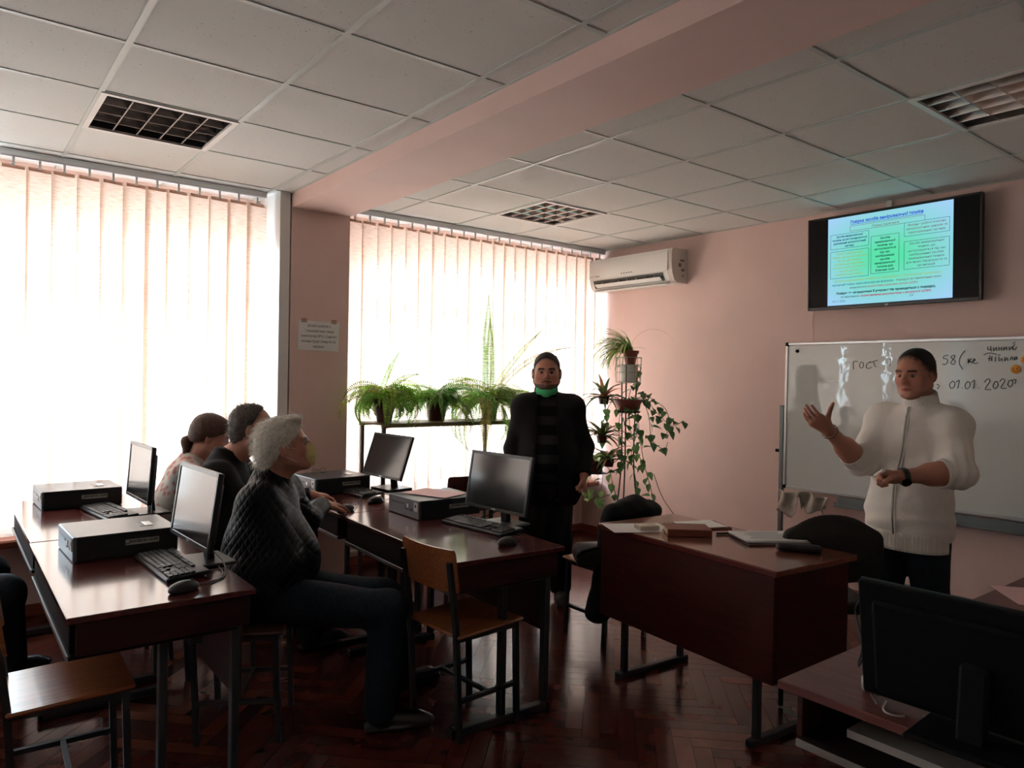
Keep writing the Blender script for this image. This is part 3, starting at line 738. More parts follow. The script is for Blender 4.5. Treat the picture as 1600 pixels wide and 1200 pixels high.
def television():
    yc, zc = 2.292, 2.342; W, H = 1.115, .648
    t = thing('television', 'wall-mounted television high on the wall showing a green and blue text slide', 'television', (4.90, yc, zc), 0)
    t.rotation_euler = (0, R(-1.5), 0)
    part('housing', m_black, t, lambda b: (b.box((.02, 0, 0), (.035, W, H), bev=.006), b.box((.05, 0, -.05), (.05, W*.75, H*.7), bev=.015)))
    def bez(b):
        for s in (-1, 1): b.box((-.0005, s*(W/2-.006), 0), (.008, .012, H), bev=.002); b.box((-.0005, 0, s*(H/2-(.006 if s > 0 else .010))), (.008, W-.024, .012 if s > 0 else .020), bev=.002)
    part('bezel', mat('tv_bezel', (.03, .028, .028), .25), t, bez)
    s = part('screen', mat('tv_glass', (.003, .003, .004), .3, spec=.15), t, lambda b: b.box((.002, 0, .004), (.004, W-.024, H-.034)))
    part('wall_bracket', m_blackm, t, lambda b: (b.box((.09, 0, .0), (.05, .4, .3)), ))
    # the slide: 4:3, right of the viewer = -y
    SW, SH = .806, .604; cy = 0.005; x = -.0012
    sl = part('slide', m_slide, t, lambda b: b.box((x, 0, 0), (.001, SW, SH)))
    sl.location = (0, cy, .004)
    def P(u, v): return (x-.0012, SW/2-u*SW, SH/2-v*SH)
    def ink(n, c): return mat('slide_ink_'+n, lin(*c), .6, emit=1.0, spec=0)
    groups = {}
    def tx(col, s, u, v, w, h, bold=0):
        b = groups.setdefault(col, MB()); text_mesh(b, s, h*SH*1.28, P(u, v), (0, -1, 0), (0, 0, 1), 'CENTER', bold*.0004, squeeze=w*SW, extr=.0002)
    def frame(col, u0, v0, u1, v1):
        b = groups.setdefault(col, MB()); th = .0022
        for a, c in (((u0, v0), (u1, v0)), ((u0, v1), (u1, v1))): p, q = P(*a), P(*c); b.box(((p[0]+q[0])/2, (p[1]+q[1])/2, p[2]), (.0004, abs(p[1]-q[1]), th))
        for a, c in (((u0, v0), (u0, v1)), ((u1, v0), (u1, v1))): p, q = P(*a), P(*c); b.box((p[0], p[1], (p[2]+q[2])/2), (.0004, th, abs(p[2]-q[2])))
    tx('blue', 'Повірка засобів вимірювальної техніки', .49, .085, .585, .036, 2)
    b = groups['blue']; p = P(.49, .098); b.box(p, (.0004, .585*SW, .003))
    frame('brown', .195, .115, .795, .17); tx('brown', 'Повірці підлягають', .49, .158, .22, .027)
    frame('navy', .025, .19, .355, .355)
    for i, (s, w) in enumerate((('Засоби вимірювальної', .23), ('техніки, на які поширюється', .30), ('державний метрологічний', .28), ('нагляд', .075))): tx('navy', s, .19, .228+.037*i, w, .024, 1)
    frame('dark', .025, .385, .355, .69)
    for i, (s, w) in enumerate((('Засоби вимірювальної', .23), ('техніки, що застосовуються', .30), ('під час державних', .20), ('випробувань, державної', .26), ('метрологічної атестації та', .28), ('повірки засобів', .165), ('вимірювальної техніки', .235))): tx('olive', s, .19, .425+.0395*i, w, .024)
    frame('dark', .375, .265, .60, .675)
    for i, (s, w) in enumerate((('Засоби', .08), ('вимірювальної', .165), ('техніки, що', .13), ('застосовуються', .175), ('під час', .08), ('калібрування', .15), ('засобів', .08), ('вимірювальної', .165), ('техніки для', .13), ('фізичних осіб', .15))): tx('dark', s, .488, .305+.0388*i, w, .024, 1)
    frame('navy', .64, .17, .975, .315)
    for i, (s, w) in enumerate((('Вихідні і робочі еталони', .28), ('метрологічних центрів та', .30), ('територіальних органів;', .28))): tx('brown', s, .808, .21+.040*i, w, .025)
    frame('dark', .64, .37, .975, .665)
    for i, (s, w) in enumerate((('Засоби вимірювальної', .26), ('техніки, що', .13), ('застосовуються під час', .28), ('калібрування засобів', .25), ('вимірювальної техніки', .26), ('для інших підприємств та', .30), ('організацій', .13))): tx('plum', s, .808, .408+.0393*i, w, .025)
    tx('olive', 'Засоби вимірювальної техніки, що перебувають в експлуатації, підлягають', .49, .735, .86, .024)
    tx('navy', 'періодичній повірці через міжповірочні інтервали,', .30, .778, .52, .024); tx('brown', 'порядок встановлення яких', .75, .778, .34, .024)
    tx('plum', 'визначається', .27, .82, .14, .024); tx('red', 'нормативно-правовим актом ЦОВМ.', .55, .82, .40, .024)
    tx('dark', 'Повірка та оформлення її результатів проводяться у порядку,', .48, .876, .80, .025, 2)
    tx('dark', 'встановленому', .20, .918, .16, .024); tx('red', 'нормативними документами з метрології ЦОВМ.', .57, .918, .56, .024, 1)
    tx('grey', '04.11.2021', .105, .965, .115, .024); tx('grey', '29', .70, .955, .03, .024)
    cols = dict(blue=(30, 60, 180), brown=(96, 62, 66), navy=(24, 54, 110), dark=(14, 48, 50), olive=(140, 156, 60), plum=(70, 54, 76), red=(150, 40, 66), grey=(70, 90, 100))
    for k, b in groups.items():
        o = b.build('slide_lettering', ink(k, cols[k]), sl)
    lg = MB(); text_mesh(lg, 'LG', .016, (-.006, 0, -H/2+.005), (0, -1, 0), (0, 0, 1), extr=.0002); lg.build('badge', m_alu, t)
television()
tag(part('cable_duct', m_white, None, lambda b: b.box((5.005, 2.33, 2.70), (.03, .035, .066))), 'short white cable duct between television and ceiling', 'cable duct')
cable('television_wire', 'thin pale wire on wall from television down to whiteboard', [(5.012, 2.86, 2.05), (5.01, 2.87, 1.95), (5.013, 2.862, 1.85), (5.01, 2.87, 1.70)], .002, mat('pale_wire', lin(210, 180, 160), .5))

def air_conditioner():
    t = thing('air_conditioner', 'white wall-mounted air conditioner in corner above the plants', 'air conditioner', (5.015, 4.54, 2.33))
    L = 1.03
    prof = [(0, .0), (-.13, .0), (-.165, .02), (-.192, .075), (-.205, .16), (-.205, .255), (-.19, .285), (0, .290)]
    part('housing', m_white, t, lambda b: b.prism(prof, -L/2+.05, L/2-.05, 1), smooth=True)
    for s in (-1, 1): part('end_cap', mat('ac_cap', lin(205, 196, 190), .4), t, lambda b: b.prism([(u*1.01, v*1.004) for u, v in prof], s*(L/2-.05) if s > 0 else -L/2, L/2 if s > 0 else -(L/2-.05), 1), smooth=True)
    part('front_panel', m_white, t, lambda b: b.prism([(-.208, .10), (-.213, .11), (-.213, .25), (-.208, .258)], -L/2+.04, L/2-.04, 1), smooth=True)
    part('air_outlet', mat('ac_dark', (.05, .05, .05), .6), t, lambda b: b.prism([(-.140, .012), (-.168, .028), (-.196, .088), (-.199, .088), (-.172, .024), (-.142, .008)], -L/2+.10, L/2-.09, 1))
    part('flap', m_white, t, lambda b: b.box((-.192, .0, .038), (.008, L-.24, .045), Euler((0, R(-50), 0)), bev=.003))
    def vanes(b):
        for k in range(7): b.box((-.188, -L/2+.2+k*.105, .058), (.022, .004, .03), Euler((0, R(-28), R(20))))
    part('vane', m_white, t, vanes)
    part('bottom_lip', m_white, t, lambda b: b.box((-.15, 0, -.004), (.07, L-.14, .010), Euler((0, R(-12), 0)), bev=.003))
    part('badge', mat('grey_print', (.25, .25, .26), .4), t, lambda b: (b.box((-.2145, .36, .125), (.001, .06, .008)), b.box((-.2145, .43, .125), (.001, .03, .006))))
    def icons(b):
        for k in range(5): b.box((-.2145, .05-.03*k, .125), (.001, .014, .009))
        b.box((-.2, -.515, .16), (.001, .001, .001))
    part('indicator_icons', m_ink, t, icons)
    def marks(b):
        b.box((-.07, -L/2-.001, .19), (.05, .002, .015)); b.box((-.10, -L/2-.001, .15), (.03, .002, .03)); b.box((-.06, -L/2-.001, .11), (.04, .002, .02)); b.box((-.06, -L/2-.001, .06), (.02, .002, .012))
    part('side_marks', mat('side_print', (.18, .15, .14), .5), t, marks)
air_conditioner()

def whiteboard():
    y1, y0, z0, z1 = 2.975, 1.02, .735, 1.79; X = 4.85
    t = thing('whiteboard', 'wheeled whiteboard with handwriting and dates behind the presenter', 'whiteboard', (X, (y0+y1)/2, 0))
    cy = (y0+y1)/2; w = y1-y0; h = z1-z0; zc = (z0+z1)/2
    bd = part('board', m_board, t, lambda b: b.box((0, 0, zc), (.014, w-.02, h-.02)))
    fr = part('frame', m_alu, t, lambda b: ([b.box((-.002, 0, zc+s*(h/2-.010)), (.026, w-.03, .02), bev=.003) for s in (-1, 1)], [b.box((-.002, s*(w/2-.010), zc), (.026, .02, h-.03), bev=.003) for s in (-1, 1)]))
    for sy in (-1, 1):
        for sz in (-1, 1): part('corner_cap', m_blackm, t, lambda b: b.box((-.002, sy*(w/2-.013), zc+sz*(h/2-.013)), (.03, .028, .028), bev=.004))
    part('clip', m_blackm, t, lambda b: b.lathe([(.001, 0), (.012, 0), (.012, .008), (.001, .008)], T=Matrix.Translation((-.007, 2.883-cy, 1.728)) @ Matrix.Rotation(R(-90), 4, 'Y')))
    for s in (-1, 1):
        part('post', m_grey_steel, t, lambda b: b.box((.012, s*(w/2+.028), .70), (.03, .03, 1.27), bev=.003))
        part('foot', m_grey_steel, t, lambda b: b.box((-.02, s*(w/2+.028), .05), (.24, .035, .03), bev=.003))
        for q in (-1, 1): part('castor', m_blackm, t, lambda b: b.lathe([(.001, -.01), (.022, -.01), (.022, .01), (.001, .01)], T=Matrix.Translation((-.02+q*.10, s*(w/2+.028), .0225)) @ Matrix.Rotation(R(90), 4, 'X')))
        part('pivot_knob', m_blackm, t, lambda b: b.tube([(.012, s*(w/2+.04), 1.0), (.012, s*(w/2+.075), 1.0)], .012, 10))
    part('lower_rail', m_grey_steel, t, lambda b: b.box((.012, 0, .21), (.03, w+.03, .03), bev=.003))
    part('pen_tray', m_grey_steel, t, lambda b: (b.box((-.03, -.20, .668), (.055, w-.42, .008), bev=.002), b.box((-.058, -.20, .678), (.006, w-.42, .026), bev=.002), b.box((.0, -.2, .695), (.006, w-.42, .06))))
    wr = MB()
    for st in STROKES:
        wr.tube(smoothpath([(-.0085, y-cy, z) for y, z in st], 4), .0022, 5)
    wr.build('handwriting', mat('marker_ink', (.03, .03, .035), .5), t)
STROKES =  [[[2.471, 1.597],[2.473, 1.647],[2.441, 1.651]],[[2.418, 1.649],[2.431, 1.632],[2.425, 1.609],[2.409, 1.611],[2.405, 1.635],[2.418, 1.649]],[[2.358, 1.65],[2.38, 1.637],[2.386, 1.614],[2.371, 1.603],[2.349, 1.614]],[[2.364, 1.643],[2.311, 1.659]],[[2.338, 1.65],[2.33, 1.623],[2.319, 1.614]],[[2.232, 1.67],[2.231, 1.62]],[[1.97, 1.651],[1.95, 1.651]],[[1.883, 1.687],[1.907, 1.682],[1.912, 1.667],[1.892, 1.661],[1.889, 1.643],[1.906, 1.627],[1.916, 1.635]],[[1.85, 1.687],[1.869, 1.677],[1.859, 1.661],[1.844, 1.65],[1.853, 1.63],[1.87, 1.637],[1.859, 1.658],[1.848, 1.674],[1.85, 1.687]],[[1.794, 1.712],[1.817, 1.676],[1.822, 1.635],[1.803, 1.599]],[[1.774, 1.665],[1.774, 1.635]],[[1.774, 1.65],[1.756, 1.665]],[[1.772, 1.65],[1.748, 1.64]],[[1.747, 1.647],[1.736, 1.655],[1.742, 1.663],[1.749, 1.647],[1.735, 1.635],[1.721, 1.64]],[[1.691, 1.685],[1.667, 1.696],[1.627, 1.689]],[[1.659, 1.682],[1.664, 1.649]],[[1.649, 1.679],[1.65, 1.649]],[[1.67, 1.664],[1.647, 1.666]],[[1.631, 1.674],[1.63, 1.646]],[[1.629, 1.689],[1.628, 1.686]],[[1.613, 1.674],[1.611, 1.649],[1.598, 1.664],[1.595, 1.646]],[[1.583, 1.673],[1.583, 1.649],[1.57, 1.668],[1.568, 1.649]],[[1.618, 1.684],[1.605, 1.685]],[[1.557, 1.653],[1.549, 1.673],[1.543, 1.653]],[[1.536, 1.673],[1.534, 1.653],[1.524, 1.673],[1.521, 1.655]],[[1.672, 1.734],[1.671, 1.716],[1.658, 1.719],[1.657, 1.736],[1.654, 1.706]],[[1.643, 1.729],[1.64, 1.709],[1.628, 1.729],[1.625, 1.709]],[[1.615, 1.731],[1.614, 1.709]],[[1.614, 1.72],[1.601, 1.721]],[[1.601, 1.731],[1.6, 1.709]],[[1.59, 1.731],[1.588, 1.711],[1.577, 1.73],[1.574, 1.711]],[[1.563, 1.73],[1.561, 1.712],[1.548, 1.73],[1.544, 1.712]],[[1.534, 1.745],[1.544, 1.727],[1.533, 1.712],[1.525, 1.731]],[[1.545, 1.749],[1.531, 1.756]],[[1.947, 1.509],[1.932, 1.499],[1.942, 1.477]],[[1.856, 1.529],[1.873, 1.51],[1.866, 1.484],[1.85, 1.492],[1.844, 1.516],[1.856, 1.529]],[[1.837, 1.521],[1.82, 1.534],[1.827, 1.485]],[[1.803, 1.489],[1.8, 1.486]],[[1.776, 1.527],[1.788, 1.507],[1.782, 1.483],[1.763, 1.497],[1.762, 1.52],[1.776, 1.527]],[[1.753, 1.521],[1.737, 1.535],[1.743, 1.484]],[[1.714, 1.491],[1.711, 1.487]],[[1.685, 1.524],[1.668, 1.544],[1.656, 1.529],[1.68, 1.484],[1.649, 1.482]],[[1.632, 1.525],[1.64, 1.5],[1.627, 1.487],[1.614, 1.51],[1.621, 1.53],[1.632, 1.525]],[[1.606, 1.53],[1.592, 1.545],[1.58, 1.533],[1.599, 1.494],[1.571, 1.491]],[[1.559, 1.536],[1.565, 1.511],[1.551, 1.499],[1.54, 1.521],[1.546, 1.538],[1.559, 1.536]],[[1.544, 1.538],[1.525, 1.541],[1.529, 1.517]]]
whiteboard()
for (y, z), lb, rr in (((1.526, 1.601), 'orange smiley magnet on the whiteboard, lower one', 0), ((1.478, 1.655), 'orange smiley magnet on the whiteboard, upper one at frame edge', 0)):
    t = thing('magnet', lb, 'magnet', (4.8425, y, z), 0, 'smiley magnets')
    Tm = Matrix.Rotation(R(-90), 4, 'Y')
    part('disc', mat('smiley_yellow', lin(240, 160, 40), .35), t, lambda b: b.lathe([(.001, 0), (.026, 0), (.026, .004), (.022, .009), (.001, .011)], T=Tm), smooth=True)
    part('smiley_print', m_ink, t, lambda b: (b.tube([(-.0112, .009, .008), (-.0108, .009, .002)], .0025, 6), b.tube([(-.0112, -.009, .008), (-.0108, -.009, .002)], .0025, 6), b.tube(smoothpath([(-.010, .013, -.004), (-.0112, .006, -.011), (-.0115, 0, -.0125), (-.0112, -.006, -.011), (-.010, -.013, -.004)], 4), .0014, 6)))
def rag():
    V = []; Q = []; n, m = 26, 14
    for i in range(n+1):
        for j in range(m+1):
            u, v = i/n, j/m; y = 2.99-.40*u; top = .725-.01*math.sin(u*9)
            ln = .15*(.55+.45*math.sin(u*2.4+.3))*(1.15 if u < .35 else .85) - (.09 if .42 < u < .5 else 0)
            x = 4.785+.022*math.sin(u*23+v*2)+.02*math.sin(u*11+2)-.02*v*math.sin(u*5)
            V.append((x, y+.03*v*math.sin(u*14)+.02*(u-.5)*v, top-ln*v*(1+.15*math.sin(u*31))))
    for i in range(n):
        for j in range(m): q = i*(m+1)+j; Q.append((q, q+1, q+m+2, q+m+1))
    o = np_mesh('rag', V, np.array(Q), mat('rag_cloth', lin(196, 184, 172), .9, noise=.3, nscale=25, bump=.3, bscale=120))
    md = o.modifiers.new('s', 'SOLIDIFY'); md.thickness = .003
    tag(o, 'crumpled dirty white rag hanging from whiteboard corner tray', 'rag')
rag()
def notice():
    t = thing('notice', 'printed paper notice taped to the pillar', 'notice', (2.077, 4.876, 1.766))
    part('sheet', m_paper, t, lambda b: b.box((0, 0, 0), (.30, .0015, .205), Euler((0, R(1), 0))))
    b = MB()
    for i, (s, w) in enumerate((('Дозвіл роботи з', .17), ('флешками має лише', .215), ("комп'ютер №12. З нього", .26), ('можна буде скинути по', .25), ('мережі.', .08))):
        text_mesh(b, s, .026, (0, -.0012, .062-.036*i), (1, 0, 0), (0, 0, 1), squeeze=w, extr=.0002)
    b.build('lettering', m_ink, t)
    part('tape', mat('tape', lin(190, 150, 130), .3), t, lambda b: [b.box((s*.11, -.0012, .105), (.04, .0006, .03)) for s in (-1, 1)])
notice()

# ================================================================ plants
def potlathe(b, r0, r1, h, rim=.012, sides=28):
    b.lathe([(r0*.2, 0), (r0, 0), (r0+(r1-r0)*.85, h-rim*2), (r1+.004, h-rim*2), (r1+.006, h), (r1-.006, h), (r1-.012, h-.03), (.002, h-.03)], n=sides)
def frond(b, p0, az, L, lift, droop, w=.05, n=36, c=(.2, .4, .08), tw=0):
    n = max(22, int(L/.0125))
    # arching rachis carrying two rows of leaflets; tw turns the blade about its stalk
    p = Vector(p0); el = lift; d = L/n; pts = [p.copy()]; dirs = []
    for i in range(n):
        v = Vector((math.cos(az)*math.cos(el), math.sin(az)*math.cos(el), math.sin(el))); p = p+v*d; pts.append(p.copy()); dirs.append(v); el -= droop/n*(1+.6*i/n)
    side = Vector((-math.sin(az), math.cos(az), 0))
    b.c = tuple(x*.6 for x in c); b.tube(pts[::3]+[pts[-1]], .0018, 4)
    for i in range(2, n):
        t = i/n; v = dirs[i-1]; up_ = side.cross(v); bl = side*math.cos(tw)+up_*math.sin(tw)
        l = w*(min(1, .45+t*2.2) if t < .6 else max(.12, (1-t)/.4)); sh = .7+.6*random.random(); hw = L/n*.46
        b.c = tuple(min(1, x*sh) for x in c)
        for s in (-1, 1):
            a = pts[i]; e = a+bl*s*l+v*l*.22-Vector((0, 0, .10*l)); m = a*.55+e*.45+v*hw; m2 = a*.55+e*.45-v*hw; b.add([a, m, e, m2], [(0, 1, 2, 3)])
def fern(x, y, z, label, fr, r0=.052, r1=.085, h=.17, seed=1, c=(.22, .42, .08), sq=False):
    t = thing('potted_fern', label, 'fern', (x, y, z), 0, 'ferns on the metal rack'); random.seed(seed)
    part('pot', m_pot, t, lambda b: potlathe(b, r0, r1, h), smooth=True)
    part('soil', m_soil, t, lambda b: b.lathe([(.001, h-.028), (r1-.016, h-.026), (.001, h-.022)], cap=False))
    b = MB(); b.c = c
    for q_ in fr:
        az, L, lift, droop, w = q_[:5]
        if math.sin(R(az)) > .25 and lift < 80: L = min(L, .24/math.sin(R(az)))
        tw = q_[5] if len(q_) > 5 else random.choice((-1, 1))*random.uniform(.2, 1.1)
        cc = tuple(v*random.uniform(.7, 1.3) for v in c)
        frond(b, (random.uniform(-.03, .03), random.uniform(-.03, .03), h-.02), R(az), L, R(lift), R(droop), w, c=cc, tw=tw)
    b.build('fronds', m_fern, t, attr=True, fix=False)
ra = random.Random(4)
def tuft(n, l0, l1, e0, e1, d0, d1, w): return [(ra.uniform(0, 360), ra.uniform(l0, l1), ra.uniform(e0, e1), ra.uniform(d0, d1), w*ra.uniform(.8, 1.2)) for _ in range(n)]
# azimuth -38 runs to the right in the photograph, 142 to the left, 232 towards the viewer
fern(2.505, 4.70, 1.165, 'bushy hanging fern at the left end of the metal rack', tuft(70, .24, .44, 30, 78, 110, 185, .036)+tuft(16, .2, .3, 10, 40, 90, 150, .03)
     +[(142, .44, 62, 120, .035, 1.2), (160, .46, 40, 105, .035, 1.0), (-38, .40, 80, 20, .024, 1.4), (-30, .36, 70, 60, .03, 1.2), (120, .40, 70, 100, .03, 1.2), (200, .46, 50, 160, .04, .6), (250, .50, 40, 170, .04, .4), (-60, .50, 40, 165, .04, .5), (-20, .48, 45, 160, .04, .5)], seed=3, c=(.30, .55, .07))
fern(2.945, 4.70, 1.165, 'fern in square-looking dark pot in the middle of the rack', tuft(56, .16, .34, 30, 75, 80, 160, .04)
     +[(142, .68, 48, 70, .034, 1.25), (150, .42, 35, 80, .05, 1.1), (-38, .60, 52, 85, .045, 1.3), (-30, .56, 38, 75, .036, 1.2), (-45, .46, 30, 110, .05, 1.0), (130, .42, 40, 130, .05, .9), (140, .50, 30, 110, .045, 1.0), (-38, .45, 15, 100, .05, 1.0)], seed=5, c=(.24, .50, .10), r0=.06, r1=.088)
fern(3.44, 4.70, 1.165, 'tall fern with one upright frond at right end of the rack', tuft(60, .20, .44, 10, 75, 80, 160, .036)+tuft(16, .45, .68, -10, 35, 90, 140, .040)
     +[(232, .84, 88, 3, .062, 0), (226, .66, 84, 8, .050, 0), (-38, .74, 62, 16, .030, 1.4), (-42, .80, 60, 44, .030, 1.35), (-38, .50, 25, 45, .040, 1.3), (-30, .55, 32, 70, .036, 1.2), (142, .40, 60, 60, .05, 1.3), (150, .50, 40, 150, .05, .8),
      (170, .60, 20, 130, .05, .6), (232, .74, 25, 150, .055, .2), (-60, .66, 20, 135, .05, .4), (-38, .70, 20, 135, .05, .8), (200, .72, 20, 140, .05, .3)], seed=9, c=(.32, .48, .12))
def rack():
    t = thing('plant_rack', 'metal angle rack carrying three ferns before the right window', 'rack', (2.99, 4.70, 0))
    m = mat('rack_metal', lin(120, 110, 70), .5)
    part('shelf', m, t, lambda b: b.box((0, 0, 1.157), (1.19, .36, .012), bev=.002))
    part('shelf_frame', m, t, lambda b: [b.box((0, s*.17, 1.145), (1.19, .022, .022), bev=.002) for s in (-1, 1)])
    for sx in (-.575, .53):
        for sy in (-.165, .165): part('leg', mat('rack_leg', lin(90, 84, 76), .5), t, lambda b: b.box((sx, sy, .575), (.025, .025, 1.15), bev=.002))
rack()

def leaf(b, p, d, L, W, c, curl=.3, n=5, heart=True):
    d = Vector(d).normalized(); s = d.cross(Vector((0, 0, 1))); s = s.normalized() if s.length > .05 else Vector((1, 0, 0)); u = s.cross(d)
    s = (s*math.cos(.4)+u*math.sin(.4)*random.choice((-1, 1))).normalized()
    vs = []; fs = []
    for i in range(n+1):
        t = i/n; w = W*(math.sin(PI*t**(.62 if heart else .8)))*.5; q = Vector(p)+d*L*t+u*(-curl*L*t*t)
        vs += [q-s*w+u*w*.25, q, q+s*w+u*w*.25]
    for i in range(n): a = i*3; fs += [(a, a+1, a+4, a+3), (a+1, a+2, a+5, a+4)]
    k = random.uniform(.7, 1.3); b.c = tuple(min(1, x*k) for x in c); b.add(vs, fs)
def vine(b, pts, c, step=.034, L=.072, W=.060, r=.0026):
    P = smoothpath(pts, 8); b.c = (.10, .12, .05); b.tube(P, r, 5); acc = 0; k = 0
    for i in range(1, len(P)):
        acc += (P[i]-P[i-1]).length
        if acc > step:
            acc = 0; k += 1; t = (P[i]-P[i-1]).normalized(); side = t.cross(Vector((0, 0, 1)))+Vector((random.uniform(-.4, .4), random.uniform(-.4, .4), random.uniform(-.5, .1)))
            d = side*(1 if k % 2 else -1)+Vector((0, 0, -.35)); st = P[i]+d.normalized()*.02; b.c = (.12, .16, .06); b.tube([P[i], st], .0012, 4)
            leaf(b, st, d, L*random.uniform(.75, 1.25), W*random.uniform(.8, 1.2), c)
def strap(b, p, az, L, lift, droop, W, c, n=10):
    p = Vector(p); el = lift; vs = []; fs = []; az0 = az
    for i in range(n+1):
        v = Vector((math.cos(az)*math.cos(el), math.sin(az)*math.cos(el), math.sin(el))); s = v.cross(Vector((0, 0, 1))); s = s.normalized() if s.length > .01 else Vector((0, 1, 0))
        w = W*.5*(1-(i/n)**2.2)+.0006; vs += [p-s*w, p+Vector((0, 0, -w*.4)), p+s*w]; p = p+v*(L/n); el -= droop/n
    for i in range(n): a = i*3; fs += [(a, a+1, a+4, a+3), (a+1, a+2, a+5, a+4)]
    b.c = tuple(min(1, x*random.uniform(.75, 1.25)) for x in c); b.add(vs, fs)
PX, PY = 4.37, 4.08      # the tall stand in the corner
RT = Vector((.789, -.615, 0)); FWD = Vector((.615, .789, 0))
def stand():
    t = thing('plant_stand', 'tall thin metal plant stand in the corner by the wall', 'plant stand', (PX, PY, 0)); w = mat('stand_wire', (.03, .03, .032), .4, metal=.4); wl = mat('stand_wire_pale', lin(190, 190, 185), .4)
    for k in range(3):
        a = R(90+120*k); c, s = math.cos(a), math.sin(a)
        part('upright', w, t, lambda b: b.tube(smoothpath([(c*.22, s*.22, .0), (c*.12, s*.12, .35), (c*.06, s*.06, .8), (c*.065, s*.065, 1.30), (c*.075, s*.075, 1.62)], 6), .006, 6), smooth=True)
    for z, r in ((1.245, .10), (1.235, .06), (1.48, .10), (.42, .12)):
        part('ring', w if z < 1.4 else wl, t, lambda b: b.tube([(r*math.cos(R(15*i)), r*math.sin(R(15*i)), z) for i in range(25)], .004, 6), smooth=True)
    part('plate', w, t, lambda b: b.lathe([(.001, 1.235), (.10, 1.235), (.10, 1.24), (.001, 1.24)]))
    part('plate', wl, t, lambda b: b.lathe([(.001, 1.475), (.10, 1.475), (.10, 1.48), (.001, 1.48)]))
    def cage(b):
        for k in range(10): a = R(36*k); b.tube([(.10*math.cos(a), .10*math.sin(a), 1.48), (.105*math.cos(a), .105*math.sin(a), 1.68)], .0025, 5)
        for z in (1.56, 1.62, 1.68): b.tube([(.105*math.cos(R(15*i)), .105*math.sin(R(15*i)), z) for i in range(25)], .0025, 5)
    part('wire_cage', wl, t, cage, smooth=True)
    part('side_arm', w, t, lambda b: b.tube(smoothpath([tuple(-RT*.06+Vector((0, 0, .78))), tuple(-RT*.16+Vector((0, 0, .74))), tuple(-RT*.20+Vector((0, 0, .74)))], 5), .005, 6), smooth=True)
    part('ring', w, t, lambda b: b.tube([tuple(-RT*.25+Vector((.075*math.cos(R(15*i)), .075*math.sin(R(15*i)), .745))) for i in range(25)], .004, 6), smooth=True)
    part('plate', w, t, lambda b: b.lathe([(.001, .738), (.075, .738), (.075, .743), (.001, .743)], c=tuple(-RT*.25)))
stand()
random.seed(21)
G1 = (.30, .45, .10); G2 = (.13, .28, .09); G3 = (.10, .20, .08)
t = thing('potted_plant', 'plant in pale square pot caged near the stand top', 'plant', (PX, PY, 1.481))
part('pot', m_white, t, lambda b: b.lathe([(.03, 0), (.062, 0), (.078, .14), (.070, .14), (.06, .11), (.002, .11)]), smooth=True)
b = MB()
for k in range(7): leaf(b, (0, 0, .12), (math.cos(k*.9), math.sin(k*.9), .3), .10, .04, G3)
b.build('foliage', m_leaf, t, attr=True, fix=False)
t = thing('spider_plant', 'grassy spider plant in small terracotta pot atop the stand', 'plant', (PX+.01, PY-.01, 1.625))
part('pot', m_pot2, t, lambda b: potlathe(b, .04, .062, .11), smooth=True)
b = MB()
AL = math.degrees(math.atan2(-RT.y, -RT.x))
for k in range(110):
    strap(b, (random.uniform(-.02, .02), random.uniform(-.02, .02), .09), R(AL+random.gauss(0, 32)), random.uniform(.28, .50), R(random.uniform(15, 75)), R(random.uniform(90, 150)), .014, G1 if k % 3 else (.5, .6, .3))
for k in range(8): strap(b, (0, 0, .09), R(random.uniform(0, 360)), .16, R(60), R(110), .012, G1)
strap(b, (0, 0, .09), R(AL+180+6), .50, R(88), R(150), .006, (.16, .12, .05), n=16)
b.build('foliage', m_leaf, t, attr=True, fix=False)
t = thing('trailing_vine_plant', 'trailing vine in wide brown bowl halfway up the stand', 'plant', (PX, PY, 1.242))
part('bowl', m_pot2, t, lambda b: b.lathe([(.04, 0), (.075, .01), (.115, .085), (.12, .10), (.108, .10), (.1, .075), (.002, .07)]), smooth=True)
b = MB()
def V3(a, f, z): return tuple(RT*a+FWD*f+Vector((0, 0, z)))
for pts, c in [([(0.02, 0, .09), (.10, -.02, .16), (.20, -.03, .10), (.30, -.05, .02), (.33, -.05, -.12), (.28, -.05, -.20)], G3),
               ([(0.03, 0, .09), (.12, -.05, .12), (.22, -.08, .0), (.34, -.08, -.10), (.44, -.08, -.06)], G3),
               ([(0.03, 0, .09), (.12, .03, .10), (.18, .04, -.05), (.20, 0, -.22), (.30, 0, -.30), (.33, 0, -.24)], G3),
               ([(0.02, 0, .09), (.08, .0, .02), (.10, 0, -.20), (.15, 0, -.45), (.20, 0, -.62), (.22, 0, -.78), (.17, 0, -.88)], G2),
               ([(0.0, 0, .09), (.05, -.08, .05), (.06, -.10, -.15), (.02, -.09, -.35), (.06, -.1, -.55), (.05, -.1, -.75)], G2),
               ([(0, 0, .09), (-.06, -.06, .05), (-.08, -.08, -.15), (-.05, -.1, -.35), (-.1, -.1, -.5)], G2),
               ([(0, 0, .09), (.0, -.1, .06), (.0, -.13, -.12), (.06, -.12, -.30), (.12, -.1, -.42)], G2),
               ([(0, 0, .09), (.03, .0, .20), (.08, .0, .28), (.10, 0, .36)], G2),
               ([(0, 0, .09), (-.08, -.03, .12), (-.16, -.04, .04), (-.20, -.04, -.10), (-.22, -.04, -.25)], G2)]:
    vine(b, [V3(*p) for p in pts], c)
b.c = (.12, .09, .06); b.tube(smoothpath([V3(.22, 0, -.50), V3(.30, -.02, -.70), V3(.45, -.05, -.90), V3(.56, -.1, -1.02)], 6), .003, 5)
b.build('foliage', m_leaf, t, attr=True, fix=False)
